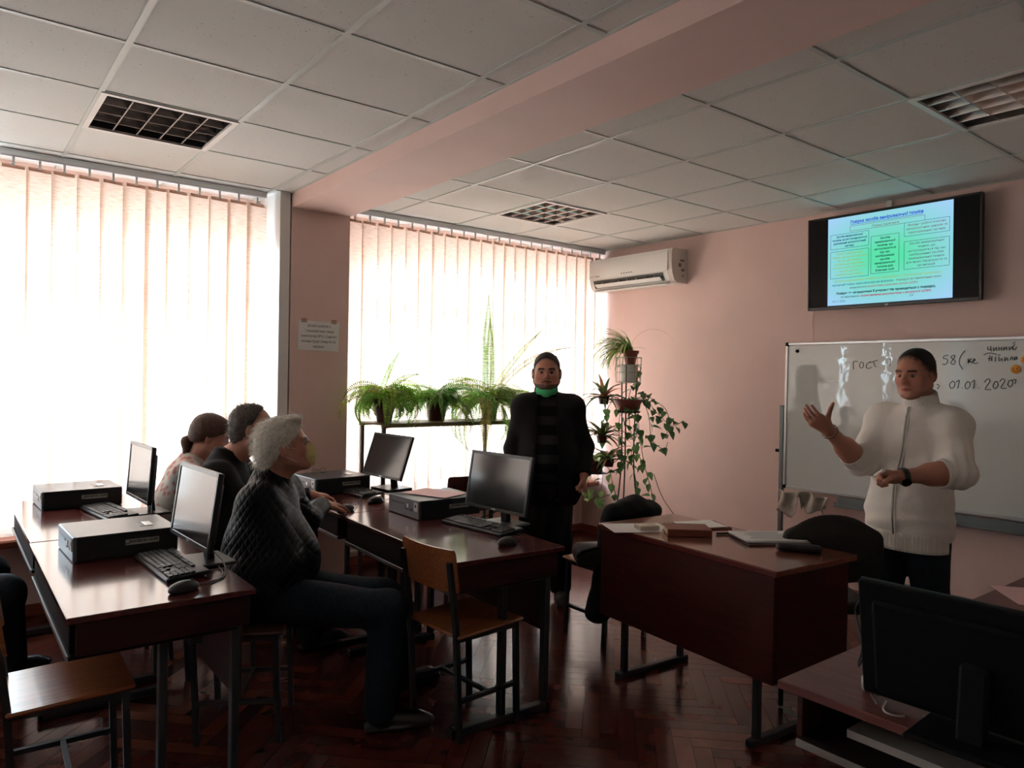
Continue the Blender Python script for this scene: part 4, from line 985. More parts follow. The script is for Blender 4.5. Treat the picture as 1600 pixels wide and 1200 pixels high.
t = thing('hanging_plant', 'small plant with long pale leaves in lowest side pot of the stand', 'plant', tuple(Vector((PX, PY, .744))-RT*.25))
part('pot', m_pot, t, lambda b: b.lathe([(.03, 0), (.05, 0), (.072, .12), (.064, .12), (.06, .1), (.002, .1)]), smooth=True)
b = MB()
for k in range(16): leaf(b, (0, 0, .11), (math.cos(k*1.3), math.sin(k*1.3), random.uniform(-.3, .7)), random.uniform(.12, .2), .05, (.30, .45, .14), heart=False)
for pts in ([(0, 0, .1), (.05, -.05, .02), (.03, -.06, -.14), (-.08, -.06, -.20), (-.14, -.05, -.05)], [(0, 0, .1), (.1, -.03, .04), (.14, -.03, -.10), (.18, -.03, -.22)], [(0, 0, .1), (-.05, -.04, .05), (-.06, -.05, -.1), (.0, -.05, -.2), (.1, -.05, -.17)]):
    vine(b, [V3(*p) for p in pts], (.2, .35, .12), step=.07)
b.build('foliage', m_leaf, t, attr=True, fix=False)
# rosettes hooked on the left of the stand, with the pots they grow from
for i, (dz, da, lb) in enumerate(((1.36, -.20, 'dark strap-leaved rosette left of the stand, upper one'), (1.05, -.21, 'dark strap-leaved rosette left of the stand, middle one'), (.86, -.15, 'brownish strap-leaved rosette left of the stand, lowest one'))):
    t = thing('rosette_plant', lb, 'plant', tuple(Vector((PX, PY, dz))+RT*da-FWD*.04), 0, 'rosette plants on the stand')
    part('pot', m_pot, t, lambda b: b.lathe([(.02, -.06), (.035, -.06), (.045, 0), (.04, 0), (.002, -.005)]), smooth=True)
    part('hook', m_steel, t, lambda b: b.tube(smoothpath([tuple(RT*.04+Vector((0, 0, -.03))), tuple(RT*.10+Vector((0, 0, 0.02))), tuple(RT*(-da-.06)+FWD*.04+Vector((0, 0, .0)))], 5), .003, 5))
    b = MB()
    for k in range(26): strap(b, (0, 0, -.005), R(k*137.5), random.uniform(.17, .28), R(random.uniform(0, 70)), R(random.uniform(40, 100)), .036, (.12, .17, .06) if k % 3 else (.34, .16, .08))
    b.build('foliage', m_leaf, t, attr=True, fix=False)
    if i < 2:
        for k in range(2):
            pass

# ================================================================ things on the desks
ZD = .7605
def sheet(name, label, cat, c, w, h, rz, z, m=m_paper, group=None, th=.0012, parts=None):
    o = part(name, m, None, lambda b: b.box((0, 0, 0), (w, h, th)))
    o.location = (c[0], c[1], z+th/2); o.rotation_euler = (0, 0, rz); return tag(o, label, cat, group)
sheet('paper_sheet', 'white sheet at the left end of the teacher desk under the note block', 'paper', (2.745, 2.485), .21, .30, R(62), ZD)
o = part('note_block', mat('note_block', lin(205, 190, 175), .6), None, lambda b: b.box((0, 0, .011), (.075, .105, .022), bev=.003)); o.location = (2.762, 2.435, ZD+.0015); o.rotation_euler = (0, 0, R(65))
tag(o, 'small cream block of notes lying on the left white sheet', 'notepad')
def notebook():
    t = thing('notebook', 'thick brown covered notebook on the teacher desk', 'notebook', (2.845, 2.255, ZD), R(50))
    m = mat('brown_leather', lin(120, 62, 44), .5, bump=.1, bscale=300)
    part('page_block', mat('page_edges', lin(205, 190, 160), .7), t, lambda b: b.box((0.003, 0, .018), (.142, .198, .026)))
    part('cover', m, t, lambda b: (b.box((0, 0, .0025), (.15, .21, .004), bev=.001), b.box((0, 0, .0335), (.15, .21, .004), bev=.001), b.box((-.074, 0, .018), (.005, .21, .034), bev=.002)))
notebook()
sheet('paper_sheet', 'white sheet on a red folder at back edge of the teacher desk', 'paper', (3.06, 2.34), .17, .22, R(68), ZD+.008)
sheet('folder', 'thin reddish folder under the back white sheet', 'folder', (3.065, 2.335), .19, .235, R(64), ZD, mat('red_folder', lin(120, 60, 52), .5), th=.007)
def stack():
    t = thing('paper_stack', 'untidy stack of printed papers at right half of teacher desk', 'papers', (3.07, 1.955, ZD), R(58))
    for i in range(5): part('sheet', m_paper, t, lambda b: b.box((ra.uniform(-.008, .008), ra.uniform(-.008, .008), .009+.0022*i), (.21, .297, .0016), Euler((0, 0, ra.uniform(-.08, .08)))))
    part('folder', mat('plum_folder', lin(96, 66, 66), .5), t, lambda b: b.box((-.02, .0, .0035), (.22, .30, .006)))
    def ln(b):
        for k in range(14): b.box((.085-.013*k, ra.uniform(-.02, .02), .0196), (.0022, ra.uniform(.12, .22), .0004))
    part('print_lines', mat('faint_print', (.35, .35, .36), .7), t, ln)
stack()
def case():
    o = sdf_obj('glasses_case', [P_cone((-.075, 0, .017), (.075, 0, .017), .019, .022, .01), P_half((0, 0, .002), (0, 0, -1))], .005, m_black); o.location = (2.955, 1.735, ZD-.001); o.rotation_euler = (0, 0, R(-56))
    tag(o, 'black oblong case near the right end of teacher desk', 'case')
case()
o = part('pen', m_black, None, lambda b: b.tube([(-.06, 0, .006), (.06, 0, .006)], .0055, 8), smooth=True); o.location = (3.0, 2.13, ZD); o.rotation_euler = (0, 0, R(-30)); tag(o, 'dark pen between the notebook and paper stack', 'pen')
sheet('pink_sheet', 'pink sheet on top of the middle desk computer', 'paper', (2.155, 3.44), .21, .297, R(20), .854, m_pink)
sheet('pink_sheet', 'pink sheet on the desk at the right frame edge', 'paper', (3.12, .86), .24, .30, R(40), .7505, m_pink)
o = part('tube_bottle', mat('cream_plastic', lin(200, 186, 150), .5), None, lambda b: (b.lathe([(.002, 0), (.012, 0), (.013, .17), (.008, .19), (.002, .19)], n=16))); o.location = (2.875, .845, .751)
tag(o, 'cream upright tube standing at the right frame edge', 'tube')
def glasses(t, q, s=1, m=None, pl='spectacle', fold=True):
    m = m or mat('glasses_wire', (.35, .27, .18), .25, metal=.9)
    fr = MB()
    for sx in (-1, 1):
        fr.tube([tuple(q @ Vector((sx*.034*s+.025*s*math.cos(R(20*i)), 0, .018*s*math.sin(R(20*i))))) for i in range(19)], .0012, 6)
        fr.tube([tuple(q @ Vector(p)) for p in ((sx*.059*s, 0, .006), (sx*.066*s, -.01, .006), (sx*.07*s, -.11*s, .0), (sx*.068*s, -.135*s, -.018))], .0012, 6)
    fr.tube([tuple(q @ Vector(p)) for p in ((-.010*s, 0, .004), (0, .003, .008), (.010*s, 0, .004))], .0012, 6)
    f = fr.build('rims', m, t, smooth=True)
    ln = MB()
    for sx in (-1, 1):
        ln.add([tuple(q @ Vector((sx*.034*s+.024*s*math.cos(R(20*i)), 0, .017*s*math.sin(R(20*i))))) for i in range(18)], [tuple(range(18))])
    ln.build('lenses', m_glass, f)
t = thing('eyeglasses', 'thin wire eyeglasses lying on computer beside the pillar', 'glasses', (1.93, 4.50, .872))
glasses(t, Matrix.Rotation(R(200), 4, 'Z') @ Matrix.Rotation(R(8), 4, 'X'))
def keys():
    t = thing('key_bunch', 'shiny bunch of keys on desk by the hands', 'keys', (1.86, 4.20, .7505)); m = mat('bright_metal', (.8, .8, .8), .15, metal=1)
    part('key_ring', m, t, lambda b: b.tube([(.014*math.cos(R(20*i)), .014*math.sin(R(20*i)), .002) for i in range(19)], .0012, 6))
    for k, a in enumerate((10, 60, 120)):
        c, s = math.cos(R(a)), math.sin(R(a))
        part('key', m, t, lambda b: (b.lathe([(.001, 0), (.011, 0), (.011, .002), (.001, .002)], c=(c*.026, s*.026, .001+.0022*k)), b.bar((c*.034, s*.034, .002+.0022*k), (c*.062, s*.062, .002+.0022*k), .006, .002)))
    part('fob', m_black, t, lambda b: b.box((-.022, -.01, .006), (.03, .02, .01), Euler((0, 0, .6)), bev=.003))
keys()
sheet('grey_folder', 'light grey folder on the shelf below right foreground desk', 'folder', (2.02, .70), .46, .42, R(0), .6175, mat('light_grey_card', lin(185, 180, 176), .6), th=.02)
# coat over the chair back and a bag on its seat
def coat():
    c = np.array([3.085, 2.83, .70]); r = np.array([1., 0, 0]); f = np.array([0, 1., 0])
    def q(a, b_, z): return c+r*a+f*b_+np.array([0, 0, z])
    B = np.array([r, f, [0, 0, 1]])
    pr = [P_ell(q(.02, 0, .05), (.20, .09, .075), B, k=.05), P_cone(q(-.16, 0, .06), q(.02, 0, .085), .05, .045, .05), P_cone(q(.02, 0, .08), q(.19, .02, .0), .045, .05, .05),
          P_box(q(-.02, .04, -.16), (.18, .04, .20), B, rd=.035, k=.05), P_cone(q(-.15, .03, -.05), q(-.19, .06, -.50), .055, .07, .04), P_cone(q(.12, -.03, -.05), q(.14, -.03, -.42), .05, .05, .04)]
    o = sdf_obj('coat', pr, .009, mat('coat_cloth', (.012, .011, .013), .75, bump=.3, bscale=150, spec=.2), disp=lambda P: .010*wob(P, 24)+.005*wob(P, 60, 3))
    tag(o, 'black coat heaped over chair back beyond the teacher desk', 'coat')
coat()
def bag():
    c = np.array([2.93, 2.93, .50]); r = np.array([.789, -.615, 0]); f = np.array([.615, .789, 0]); B = np.array([r, f, [0, 0, 1]])
    t = thing('shoulder_bag', 'black bag lying on wooden chair left of the teacher desk', 'bag', tuple(c))
    sdf_obj('body', [P_box((0, 0, .01), (.14, .12, .05), B, rd=.03), P_ell((-.02, 0, .045), (.12, .10, .03), B, k=.03)], .008, mat('bag_cloth', (.012, .012, .015), .5, bump=.15, bscale=300), t, disp=lambda P: .003*wob(P, 40))
    part('strap', m_blackm, t, lambda b: b.tube(smoothpath([tuple(r*-.13+f*-.1+np.array([0, 0, .02])), tuple(r*-.10+f*-.13+np.array([0, 0, .055])), tuple(r*.0+f*-.12+np.array([0, 0, .08])), tuple(r*.1+f*-.08+np.array([0, 0, .07]))], 6), .009, 6), smooth=True)
bag()
# ================================================================ people
SK = lin(196, 138, 116)
def frame3(fwd, upv):
    f = nrm(fwd); u = np.array(upv, float); u = nrm(u-f*(u@f)); r = np.cross(f, u); return r, f, u      # right, forward, up
def head_prims(c, r, f, u, s=1.0, chub=1.0, ears=True):
    B = np.array([r, f, u]); c = np.array(c)
    def W(x, y, z): return c+(r*x+f*y+u*z)*s
    def E(x, y, z, a, b_, d, k=.012, op=1): return P_ell(W(x, y, z), (a*s, b_*s, d*s), B, k*s, op)
    def C(p, q, ra, rb, k=.010, op=1): return P_cone(W(*p), W(*q), ra*s, rb*s, k*s, op)
    P = [E(0, -.018, .035, .075, .096, .082), E(0, .030, -.020, .062*chub, .060, .080, .03), E(0, .018, -.060, .054*chub, .055, .050, .03)]
    for q in (-1, 1):
        P += [C((q*.056*chub, -.005, -.055), (q*.022, .066, -.090), .018*chub, .017, .03), E(q*.040, .052, -.026, .022*chub, .022, .022, .02),
              C((q*.046, .070, .020), (q*.012, .086, .018), .009, .009, .014)]
    P += [E(0, .074, -.094, .019*chub, .017, .015, .02), C((0, .082, .014), (0, .109, -.026), .0080, .0105, .012), E(0, .109, -.028, .0115, .011, .010, .008)]
    for q in (-1, 1):
        P += [E(q*.0115, .097, -.033, .0085, .010, .0075, .006), E(q*.030, .093, .000, .016, .014, .011, .012, -1), E(q*.006, .100, -.0415, .004, .006, .004, .003, -1)]
        if ears:
            P += [P_ell(W(q*.0795*(1+.35*(chub-1)), -.010, -.010), (.009*s, .021*s, .034*s), np.array([nrm(r+f*.35*q), nrm(f-r*.35*q), u]), .006), E(q*(.088+.028*(chub-1)), -.004, -.004, .005, .010, .017, .004, -1)]
    P += [C((-.020, .083, -.062), (0, .091, -.0605), .0055, .0065, .006), C((.020, .083, -.062), (0, .091, -.0605), .0055, .0065, .006),
          C((-.016, .082, -.070), (.016, .082, -.070), .0060, .0060, .006), C((-.020, .088, -.0658), (.020, .088, -.0658), .0018, .0018, .003, -1)]
    return P
def face_paint(c, r, f, u, s=1.0, base=SK, brow=(.03, .02, .015), beard=None, red=1.0, stub=0, scalp=None):
    c = np.array(c)
    def paint(V):
        q = (V-c)/s; x, y, z = q@r, q@f, q@u; col = np.tile(np.array(base), (len(V), 1))
        blot = (.5+.5*wob(V, 60))[:, None]; col *= (.93+.10*blot)
        near = (np.abs(x) < .12) & (np.abs(z) < .16) & (np.abs(y) < .16)
        ck = np.exp(-((np.abs(x)-.042)**2+(z+.03)**2)/.0007)*(y > .03)*near; col *= (1-ck[:, None]*np.array([0, .14, .12])*red)
        ns = np.exp(-(x**2+(z+.03)**2)/.00035)*(y > .08)*near; col *= (1-ns[:, None]*np.array([0, .14, .12])*red)
        lp = near & (y > .070) & (np.abs(x) < .023) & (np.abs(z+.0660) < .0085-.12*np.abs(x)); col[lp] *= np.array([.82, .58, .58])
        st = near & (y > .01) & (z < -.045) & (z > -.13)
        if stub: col[st & ~lp] *= (1-stub*np.array([.35, .3, .25]))
        if beard is not None:
            bd = near & (z < -.030) & (((z < -.070+.25*np.maximum(0, .075-y-.02)) & (y > -.005)) | ((y > -.012) & (y < .018) & (z < -.01))) & ~lp
            bd |= near & (y > .074) & (np.abs(x) < .030) & (z < -.047-.25*np.abs(x)) & (z > -.058-.25*np.abs(x)) & ~lp
            col[bd] = col[bd]*.12+np.array(beard)*(.8+.5*blot[bd])
        if scalp is not None:
            e1 = ((y-.050)*.90-(z-.060)*.45)*-1/.006; e2 = ((y-.020)*.75-(z-.014)*.9)*-1/.006+2.5*(z > .05)
            jag = 1.2*wob(V, 260, 3)+.8*wob(V, 520, 1)
            hm = 1/(1+np.exp(-(np.minimum(e1, np.where(z > .045, e1, e2))+jag)))*((z > -.055+.02*(y < -.05))*1.)*near.clip(0, 1)
            hm *= (np.hypot(x, z) > 0); hm = hm[:, None]*.97; col = col*(1-hm)+np.array(scalp)*(.8+.5*blot)*hm
        bw = near & (y > .060) & (np.abs(x) > .012) & (np.abs(x) < .052) & (np.abs(z-.0185-.004*np.cos((np.abs(x)-.03)*60)) < .0045); col[bw] = np.array(brow)
        return np.clip(col, 0, 1)
    return paint
def eyes(root, c, r, f, u, s, base, look=None):
    lk = nrm(f if look is None else look)
    for q in (-1, 1):
        o = np.array(c)+(r*q*.030+f*.0725+u*.000)*s; rad = .0125*s
        prims = [P_ell(o, (rad,)*3, k=.001)]
        def paint(V, o=o):
            d = (V-o)/rad; a = d@lk; col = np.tile(np.array([.30, .27, .25]), (len(V), 1)); col[a > .84] = (.04, .03, .02); col[a > .96] = (.004, .004, .004)
            z = d@u; col[(z > .28) | (z < -.42)] = np.array(SK)*.55; return col
        sdf_obj('eye', prims, .0022, m_eye, root, paint, base=base)
def hand_prims(w, d, n, t, curl=(20, 25, 15), spread=1.0, thumb=(.5, .6, .2), s=1.0, curls=None, tc=20):
    """w wrist, d finger direction, n way the palm faces, t towards the thumb"""
    d = nrm(d); t = np.array(t, float); t = nrm(t-d*(t@d)); n0 = np.array(n, float); n = nrm(n0-d*(n0@d)-t*(n0@t)); w = np.array(w, float); P = []
    off = [.030, .010, -.010, -.028]; ln = [.070, .078, .072, .057]; rad = [.0088, .0090, .0086, .0078]
    for i in range(4):
        k = w+(d*(.086-.004*abs(i-1))+t*off[i])*s
        P.append(P_cone(w+(d*.012+t*off[i]*.55)*s, k, .0155*s, .0120*s, .016))
        P.append(P_cone(w+(d*.02+t*off[i]*.6+n*.006)*s, k-(d*.012-n*.003)*s, .0135*s, .0105*s, .014))
        cl = curls[i] if curls else curl; a = 0; p = k; dd = nrm(d+t*(off[i]*5*.5*spread))
        for j, fr in enumerate((.46, .30, .24)):
            a += R(cl[j]); v = dd*math.cos(a)+n*math.sin(a); q = p+v*ln[i]*fr*s
            P.append(P_cone(p, q, rad[i]*(1-.07*j)*s, rad[i]*(1-.07*(j+1))*s, .004 if j else .006)); p = q
    b0 = w+(d*.022+t*.020+n*.006)*s; v = nrm(d*thumb[0]+t*thumb[1]+n*thumb[2]); p = b0; a = 0
    for j, (L, ra, rb) in enumerate(((.040, .0145, .0120), (.032, .0115, .0100), (.026, .0100, .0080))):
        a = R(tc)*j; vv = nrm(v*math.cos(a)+nrm(d*.8+n*.6)*math.sin(a)); q = p+vv*L*s; P.append(P_cone(p, q, ra*s, rb*s, .014 if j == 0 else .004)); p = q
    return P
def torso(J, e=0.0, W=.17, belly=0.0, depth=1.0, shoulder=.06, k=.05):
    pel, nk, sR, sL = [np.array(J[x]) for x in ('pel', 'neck', 'shR', 'shL')]
    mid = (sR+sL)/2; u = nrm(mid-pel); rr = nrm(sR-sL); f = nrm(np.cross(u, rr)); rr = np.cross(f, u); B = np.array([rr, f, u]); H = np.linalg.norm(mid-pel)
    ch = mid-u*.15; be = pel+u*(H*.34)+f*belly*.55
    P = [P_ell(ch, (W+e, .112*depth+e, .17+e*.5), B, k), P_ell(be, (W*.92+e, .108*depth+belly+e, .17+e), B, k+.02), P_ell(pel+u*.02, (W*.97+e, .115*depth+e, .12+e), B, k),
         P_cone(sL-u*.005, sR-u*.005, shoulder+e*.7, shoulder+e*.7, k), P_cone(mid-u*.02, nk-u*.02, .085+e*.4, .058+e*.4, k)]
    return P, (rr, f, u)
def limb(a, b, c, ra, rb, rc, k=.03, bulge=.0):
    a, b, c = map(np.array, (a, b, c)); P = [P_cone(a, b, ra, rb, k), P_cone(b, c, rb, rc, k)]
    if bulge: P.append(P_cone(b*.75+c*.25, b*.55+c*.45, rb+bulge, rb+bulge*.6, .03))
    return P
def shoe(root, an, toe, m, base, s=1.0):
    an = np.array(an, float); toe = np.array(toe, float); toe[2] = an[2]-.06; h = an*1.0; h[2] -= .05; d = toe-h; d[2] = 0; L = np.linalg.norm(d); d = nrm(d); sd = np.array([-d[1], d[0], 0]); B = np.array([d, sd, [0, 0, 1]])
    z0 = an[2]-.088
    P = [P_ell(h+d*.00+[0, 0, .012], (.045, .036, .045), B, .02), P_cone(h+d*.03+[0, 0, .005], h+d*.15*s-[0, 0, .006], .036, .034, .03), P_ell(h+d*.17*s-[0, 0, .012], (.055, .041, .024), B, .03),
         P_box((h+d*.075*s)*[1, 1, 0]+[0, 0, z0+.012], (.135*s, .040, .012), B, rd=.011, k=.006), P_cone(an, an-[0, 0, .03], .042, .04, .02), P_half((0, 0, z0+.001), (0, 0, -1), .002)]
    return sdf_obj('shoe', P, .007, m, root, base=base)
def strands(name, V, N, L, n, m, root, base, col, droop=.4, r=.0009, comb=None, seed=0):
    """short free hairs standing off the hair surface"""
    g = np.random.default_rng(seed); i = g.integers(0, len(V), n); b = MB()
    for k in i:
        p = V[k]; d = N[k]+g.normal(0, .45, 3)+(np.array(comb) if comb is not None else 0); d = nrm(d); l = L*g.uniform(.4, 1.2)
        q = p+d*l*.5; e = q+nrm(d+np.array([0, 0, -droop])+g.normal(0, .3, 3))*l*.5; sd = nrm(np.cross(d, g.normal(0, 1, 3)))*r
        c = np.array(col)*g.uniform(.7, 1.3); b.c = tuple(np.clip(c, 0, 1)); p, q, e = p-base, q-base, e-base
        b.add([tuple(p-sd), tuple(p+sd), tuple(q+sd*.8), tuple(q-sd*.8), tuple(e)], [(0, 1, 2, 3), (3, 2, 4)])
    return b.build(name, m, root, attr=True, fix=False)
def hair_cap(root, c, r, f, u, s, base, col, grow=.010, hairline=.052, thin=0, res=.0045, extra=(), col2=None, wave=.003, back=-.075, side=-.01, name='hair', want=False):
    c = np.array(c); B = np.array([r, f, u])
    def W(x, y, z): return c+(r*x+f*y+u*z)*s
    P = [P_ell(W(0, -.018, .035), ((.075+grow)*s, (.096+grow)*s, (.082+grow*1.1)*s), B, .02), P_ell(W(0, -.045, -.02), ((.066+grow)*s, (.060+grow)*s, .075*s), B, .03)]
    P += list(extra)
    n1 = nrm(f*1.0-u*.45)
    P.append(P_half(W(0, hairline, .060), n1, .010))                                   # forehead line
    P.append(P_half(W(0, .012, side), nrm(f*.75-u*.9), .010))                          # temples, over the ears
    P.append(P_half(W(0, -.03, back), nrm(-u+f*.2), .012))
    cc = np.array(col); c2 = np.array(col2 if col2 is not None else cc*.6)
    def paint(V):
        t = (.5+.5*wob(V, 190, 1)*.6+.5*wob(V, 420, 2)*.4)[:, None]; return np.clip(cc*t+c2*(1-t), 0, 1)
    V, Q = sdf_data(P, res*s, lambda X: wave*(wob(X, 150)*.6+wob(X, 330, 2)*.4)); V = relax(V, Q, 1)
    o = np_mesh(name, V, Q, m_hair, root, paint, base)
    return o, V, nrm_rows(V-(c-f*.018*s+u*.01))
def nrm_rows(a): return a/np.linalg.norm(a, axis=1)[:, None]
def arm_cut(p, d): return [(p, d)]

# ---------------------------------------------------------------- the presenter in the white cardigan
def presenter():
    J = dict(neck=(3.70, 1.555, 1.385), shR=(3.705, 1.725, 1.325), shL=(3.715, 1.425, 1.318), pel=(3.70, 1.595, .80), elR=(3.545, 1.765, 1.115), wrR=(3.270, 1.790, 1.290),
             elL=(3.60, 1.350, 1.112), wrL=(3.375, 1.505, 1.088), hiR=(3.675, 1.675, .74), hiL=(3.70, 1.515, .74), knR=(3.60, 1.665, .43), knL=(3.68, 1.475, .43), anR=(3.60, 1.66, .09), anL=(3.67, 1.455, .09))
    base = np.array([3.65, 1.56, 0.]); root = thing('person', 'man in white zip cardigan gesturing with open hand before the whiteboard', 'person', tuple(base), 0)
    hf = nrm((-.86, .05, -.13)+np.array([0, 0, 0])); r, f, u = frame3(hf, (-.06, 0, 1)); hc = np.array([3.655, 1.568, 1.556]); s = 1.0
    P = head_prims(hc, r, f, u, s, 1.04); P += [P_cone((3.70, 1.56, 1.34), tuple(hc-u*.07-f*.02), .066, .060, .03)]
    T, fr = torso(J, -.01, .165, .03); P += T
    P += limb(J['shR'], J['elR'], J['wrR'], .055, .046, .029, bulge=.006)+limb(J['shL'], J['elL'], J['wrL'], .055, .047, .030, bulge=.007)
    P += limb(J['hiR'], J['knR'], J['anR'], .08, .052, .04)+limb(J['hiL'], J['knL'], J['anL'], .08, .052, .04)
    # open right hand, palm up, fingers to the left; thumb standing up
    P += hand_prims(J['wrR'], (-.178, .05, .105), (-.15, -.55, .75), (-.02, -.75, .62), spread=1.3, thumb=(.55, .75, .45), s=1.0, curls=[(6, 14, 10), (16, 22, 14), (24, 26, 16), (32, 26, 16)], tc=-8)
    P += hand_prims(J['wrL'], (-.10, .075, .004), (-.35, .30, -.75), (-.55, -.35, .55), curls=[(38, 62, 34), (55, 75, 40), (62, 78, 42), (66, 76, 42)], spread=.3, thumb=(.85, .30, .55), s=1.0, tc=24)
    sdf_obj('body', P, .0040, m_skin, root, face_paint(hc, r, f, u, s, stub=.25, scalp=(.028, .018, .014)), base=base)
    eyes(root, hc, r, f, u, s, base, nrm(f-u*.25))
    hair_cap(root, hc, r, f, u, s, base, (.024, .016, .012), grow=.0022, hairline=.040, wave=.0012, back=-.050, side=.022, res=.004)
    # cardigan
    e = .020; T, (rr, ff, uu) = torso(J, e, .175, .045, k=.06); pel = np.array(J['pel']); hem = pel-uu*.0+np.array([0, 0, -.035])
    C = T+[P_ell(pel+uu*.06+ff*.03, (.19, .165, .17), np.array([rr, ff, uu]), .05)]
    eR, wR, sR = map(np.array, (J['elR'], J['wrR'], J['shR'])); eL, wL, sL = map(np.array, (J['elL'], J['wrL'], J['shL']))
    dR, dL = nrm(wR-eR), nrm(wL-eL); qR, qL = eR+dR*.085, eL+dL*.075
    C += [P_cone(sR, eR, .074, .064, .05), P_cone(eR, qR+dR*.03, .064, .057, .03, cut=[(qR, dR)]), P_cone(sL, eL, .074, .064, .05), P_cone(eL, qL+dL*.03, .068, .061, .03, cut=[(qL, dL)]),
          P_ell(eL+np.array([0.01, 0, -.005]), (.066, .064, .062), k=.03)]
    C.append(P_half(hem, (0, 0, -1), .006)); nk0 = np.array(J['neck'])-[0, 0, .02]
    C = [P_cone(nk0, sR-[0, 0, .015], .048, .066, .04), P_cone(nk0, sL-[0, 0, .015], .048, .066, .04)]+C
    dz = np.array([0, 0, 1])
    def disp(X):
        z = X[..., 2]; el = np.exp(-(((X-eL)**2).sum(-1))/.012); er = np.exp(-(((X-eR)**2).sum(-1))/.010)
        return .0045*wob(X, 20)+.0025*np.sin(X[..., 2]*38+X[..., 1]*26+X[..., 0]*12)+.005*el*np.sin((X@dL)*150+X[..., 2]*40)+.004*er*np.sin((X@dR)*150)+.004*np.exp(-((z-.86)/.07)**2)*np.sin(z*70+X[..., 1]*14+X[..., 0]*10)
    C += [P_cone(tuple(np.array(J['neck'])-[0, 0, .06]), tuple(np.array([3.71, 1.558, 1.40])), .088, .074, .02, cut=[((3.71, 1.558, 1.395), nrm((-.28, 0, 1)))])]
    C += [P_cone((3.70, 1.558, 1.40), (3.685, 1.56, 1.52), .062, .068, .004, -1)]
    m = bpy.data.materials.new('white_knit'); m.use_nodes = True; t = m.node_tree; N, L = t.nodes, t.links; b = N['Principled BSDF']
    b.inputs['Base Color'].default_value = (*lin(242, 236, 228), 1); b.inputs['Roughness'].default_value = .9; b.inputs['Specular IOR Level'].default_value = .15; b.inputs['Sheen Weight'].default_value = .1
    tc = N.new('ShaderNodeTexCoord'); n1 = N.new('ShaderNodeTexNoise'); n1.inputs['Scale'].default_value = 170; L.new(tc.outputs['Object'], n1.inputs['Vector'])
    bp = N.new('ShaderNodeBump'); bp.inputs['Strength'].default_value = .6; bp.inputs['Distance'].default_value = .004; L.new(n1.outputs['Fac'], bp.inputs['Height']); L.new(bp.outputs[0], b.inputs['Normal'])
    mr = m.copy(); mr.name = 'white_knit_rib'; t2 = mr.node_tree; N2, L2 = t2.nodes, t2.links; w = N2.new('ShaderNodeTexWave'); w.wave_type = 'RINGS'; w.rings_direction = 'Z'; w.inputs['Scale'].default_value = 1
    N2.remove(w)
    sdf_obj('cardigan', C, .0060, m, root, disp=disp, base=base)
    # ribbed bands: real ribs running along each band
    def band(name, cpt, ax, A, Bv, ra, rb, h, n, th=.004, flare=0, taper=0):
        cpt, ax = np.array(cpt), nrm(ax); K = n*4; V = []; Q = []
        for j in range(7):
            for i in range(K):
                a = 2*PI*i/K; rib = th*(.5+.5*math.cos(i*PI/2)); t_ = j/6; rad = 1-taper*t_
                V.append(cpt+ax*h*t_+(A*math.cos(a)*(ra+rib)+Bv*math.sin(a)*(rb+rib))*rad)
        for j in range(6):
            for i in range(K): Q.append((j*K+i, j*K+(i+1) % K, (j+1)*K+(i+1) % K, (j+1)*K+i))
        o = np_mesh(name, np.array(V), np.array(Q), m, root, base=base); md = o.modifiers.new('s', 'SOLIDIFY'); md.thickness = .004; return o
    band('hem_rib', pel+ff*.032+np.array([0, 0, -.075]), dz, rr, ff, .180, .158, .085, 70, th=.004)
    for q, d, rad in ((qR, dR, .056), (qL, dL, .060)):
        a = nrm(np.cross(d, dz)); b2 = np.cross(d, a); band('cuff', q-d*.055, d, a, b2, rad+.003, rad+.003, .06, 34, th=.003)
    band('collar', np.array([3.712, 1.557, 1.375]), nrm((-.28, 0, 1)), rr, nrm(np.cross(nrm((-.28, 0, 1)), rr)), .080, .082, .095, 44, th=.003, taper=.12)
    # zip following the front of the cardigan
    zp = MB(); pts = []
    for k in range(13):
        z = 1.395-(1.395-.745)*k/12; o = np.array([3.70, 1.57, z]); lo_, hi_ = .03, .32
        dn = nrm(ff+rr*.10)
        for _ in range(22):
            md_ = (lo_+hi_)/2; p = (o+dn*md_).astype(np.float32)[None]
            D = np.full(1, 9., np.float32)
            for pr in C:
                if pr['op'] > 0: D = smin(D, pr['f'](p), pr['k'])
            if D[0] < 0: lo_ = md_
            else: hi_ = md_
        pts.append(tuple(o+dn*(hi_+.004)-base))
    P_ = smoothpath(pts, 3)
    off = Vector(tuple(np.cross(ff, dz)))*.007
    for s_ in (-1, 1): zp.tube([p+off*s_ for p in P_], .0035, 5)
    zp.build('zip_placket', m, root, smooth=True)
    z2 = MB(); z2.tube([p+Vector(tuple(ff*.002)) for p in P_], .0026, 5); z2.box(tuple(P_[1]+Vector(tuple(ff*.006))), (.006, .008, .022)); z2.build('zip', mat('zip_metal', (.25, .24, .23), .4, metal=.6), root)
    # jeans
    Lg = [P_ell(pel-uu*.02, (.165, .13, .12), np.array([rr, ff, uu]), .05)]+limb(J['hiR'], J['knR'], J['anR'], .100, .068, .060)+limb(J['hiL'], J['knL'], J['anL'], .100, .070, .060)
    sdf_obj('jeans', Lg+[P_half((0, 0, .055), (0, 0, -1), .005)], .009, m_jeans, root, disp=lambda X: .004*np.sin(X[..., 2]*60+X[..., 0]*20)*np.exp(-((X[..., 2]-.42)/.12)**2)+.003*wob(X, 25), base=base)
    shoe(root, J['anR'], np.array(J['anR'])+[-.2, 0, 0], m_shoe, base); shoe(root, J['anL'], np.array(J['anL'])+[-.2, -.03, 0], m_shoe, base)
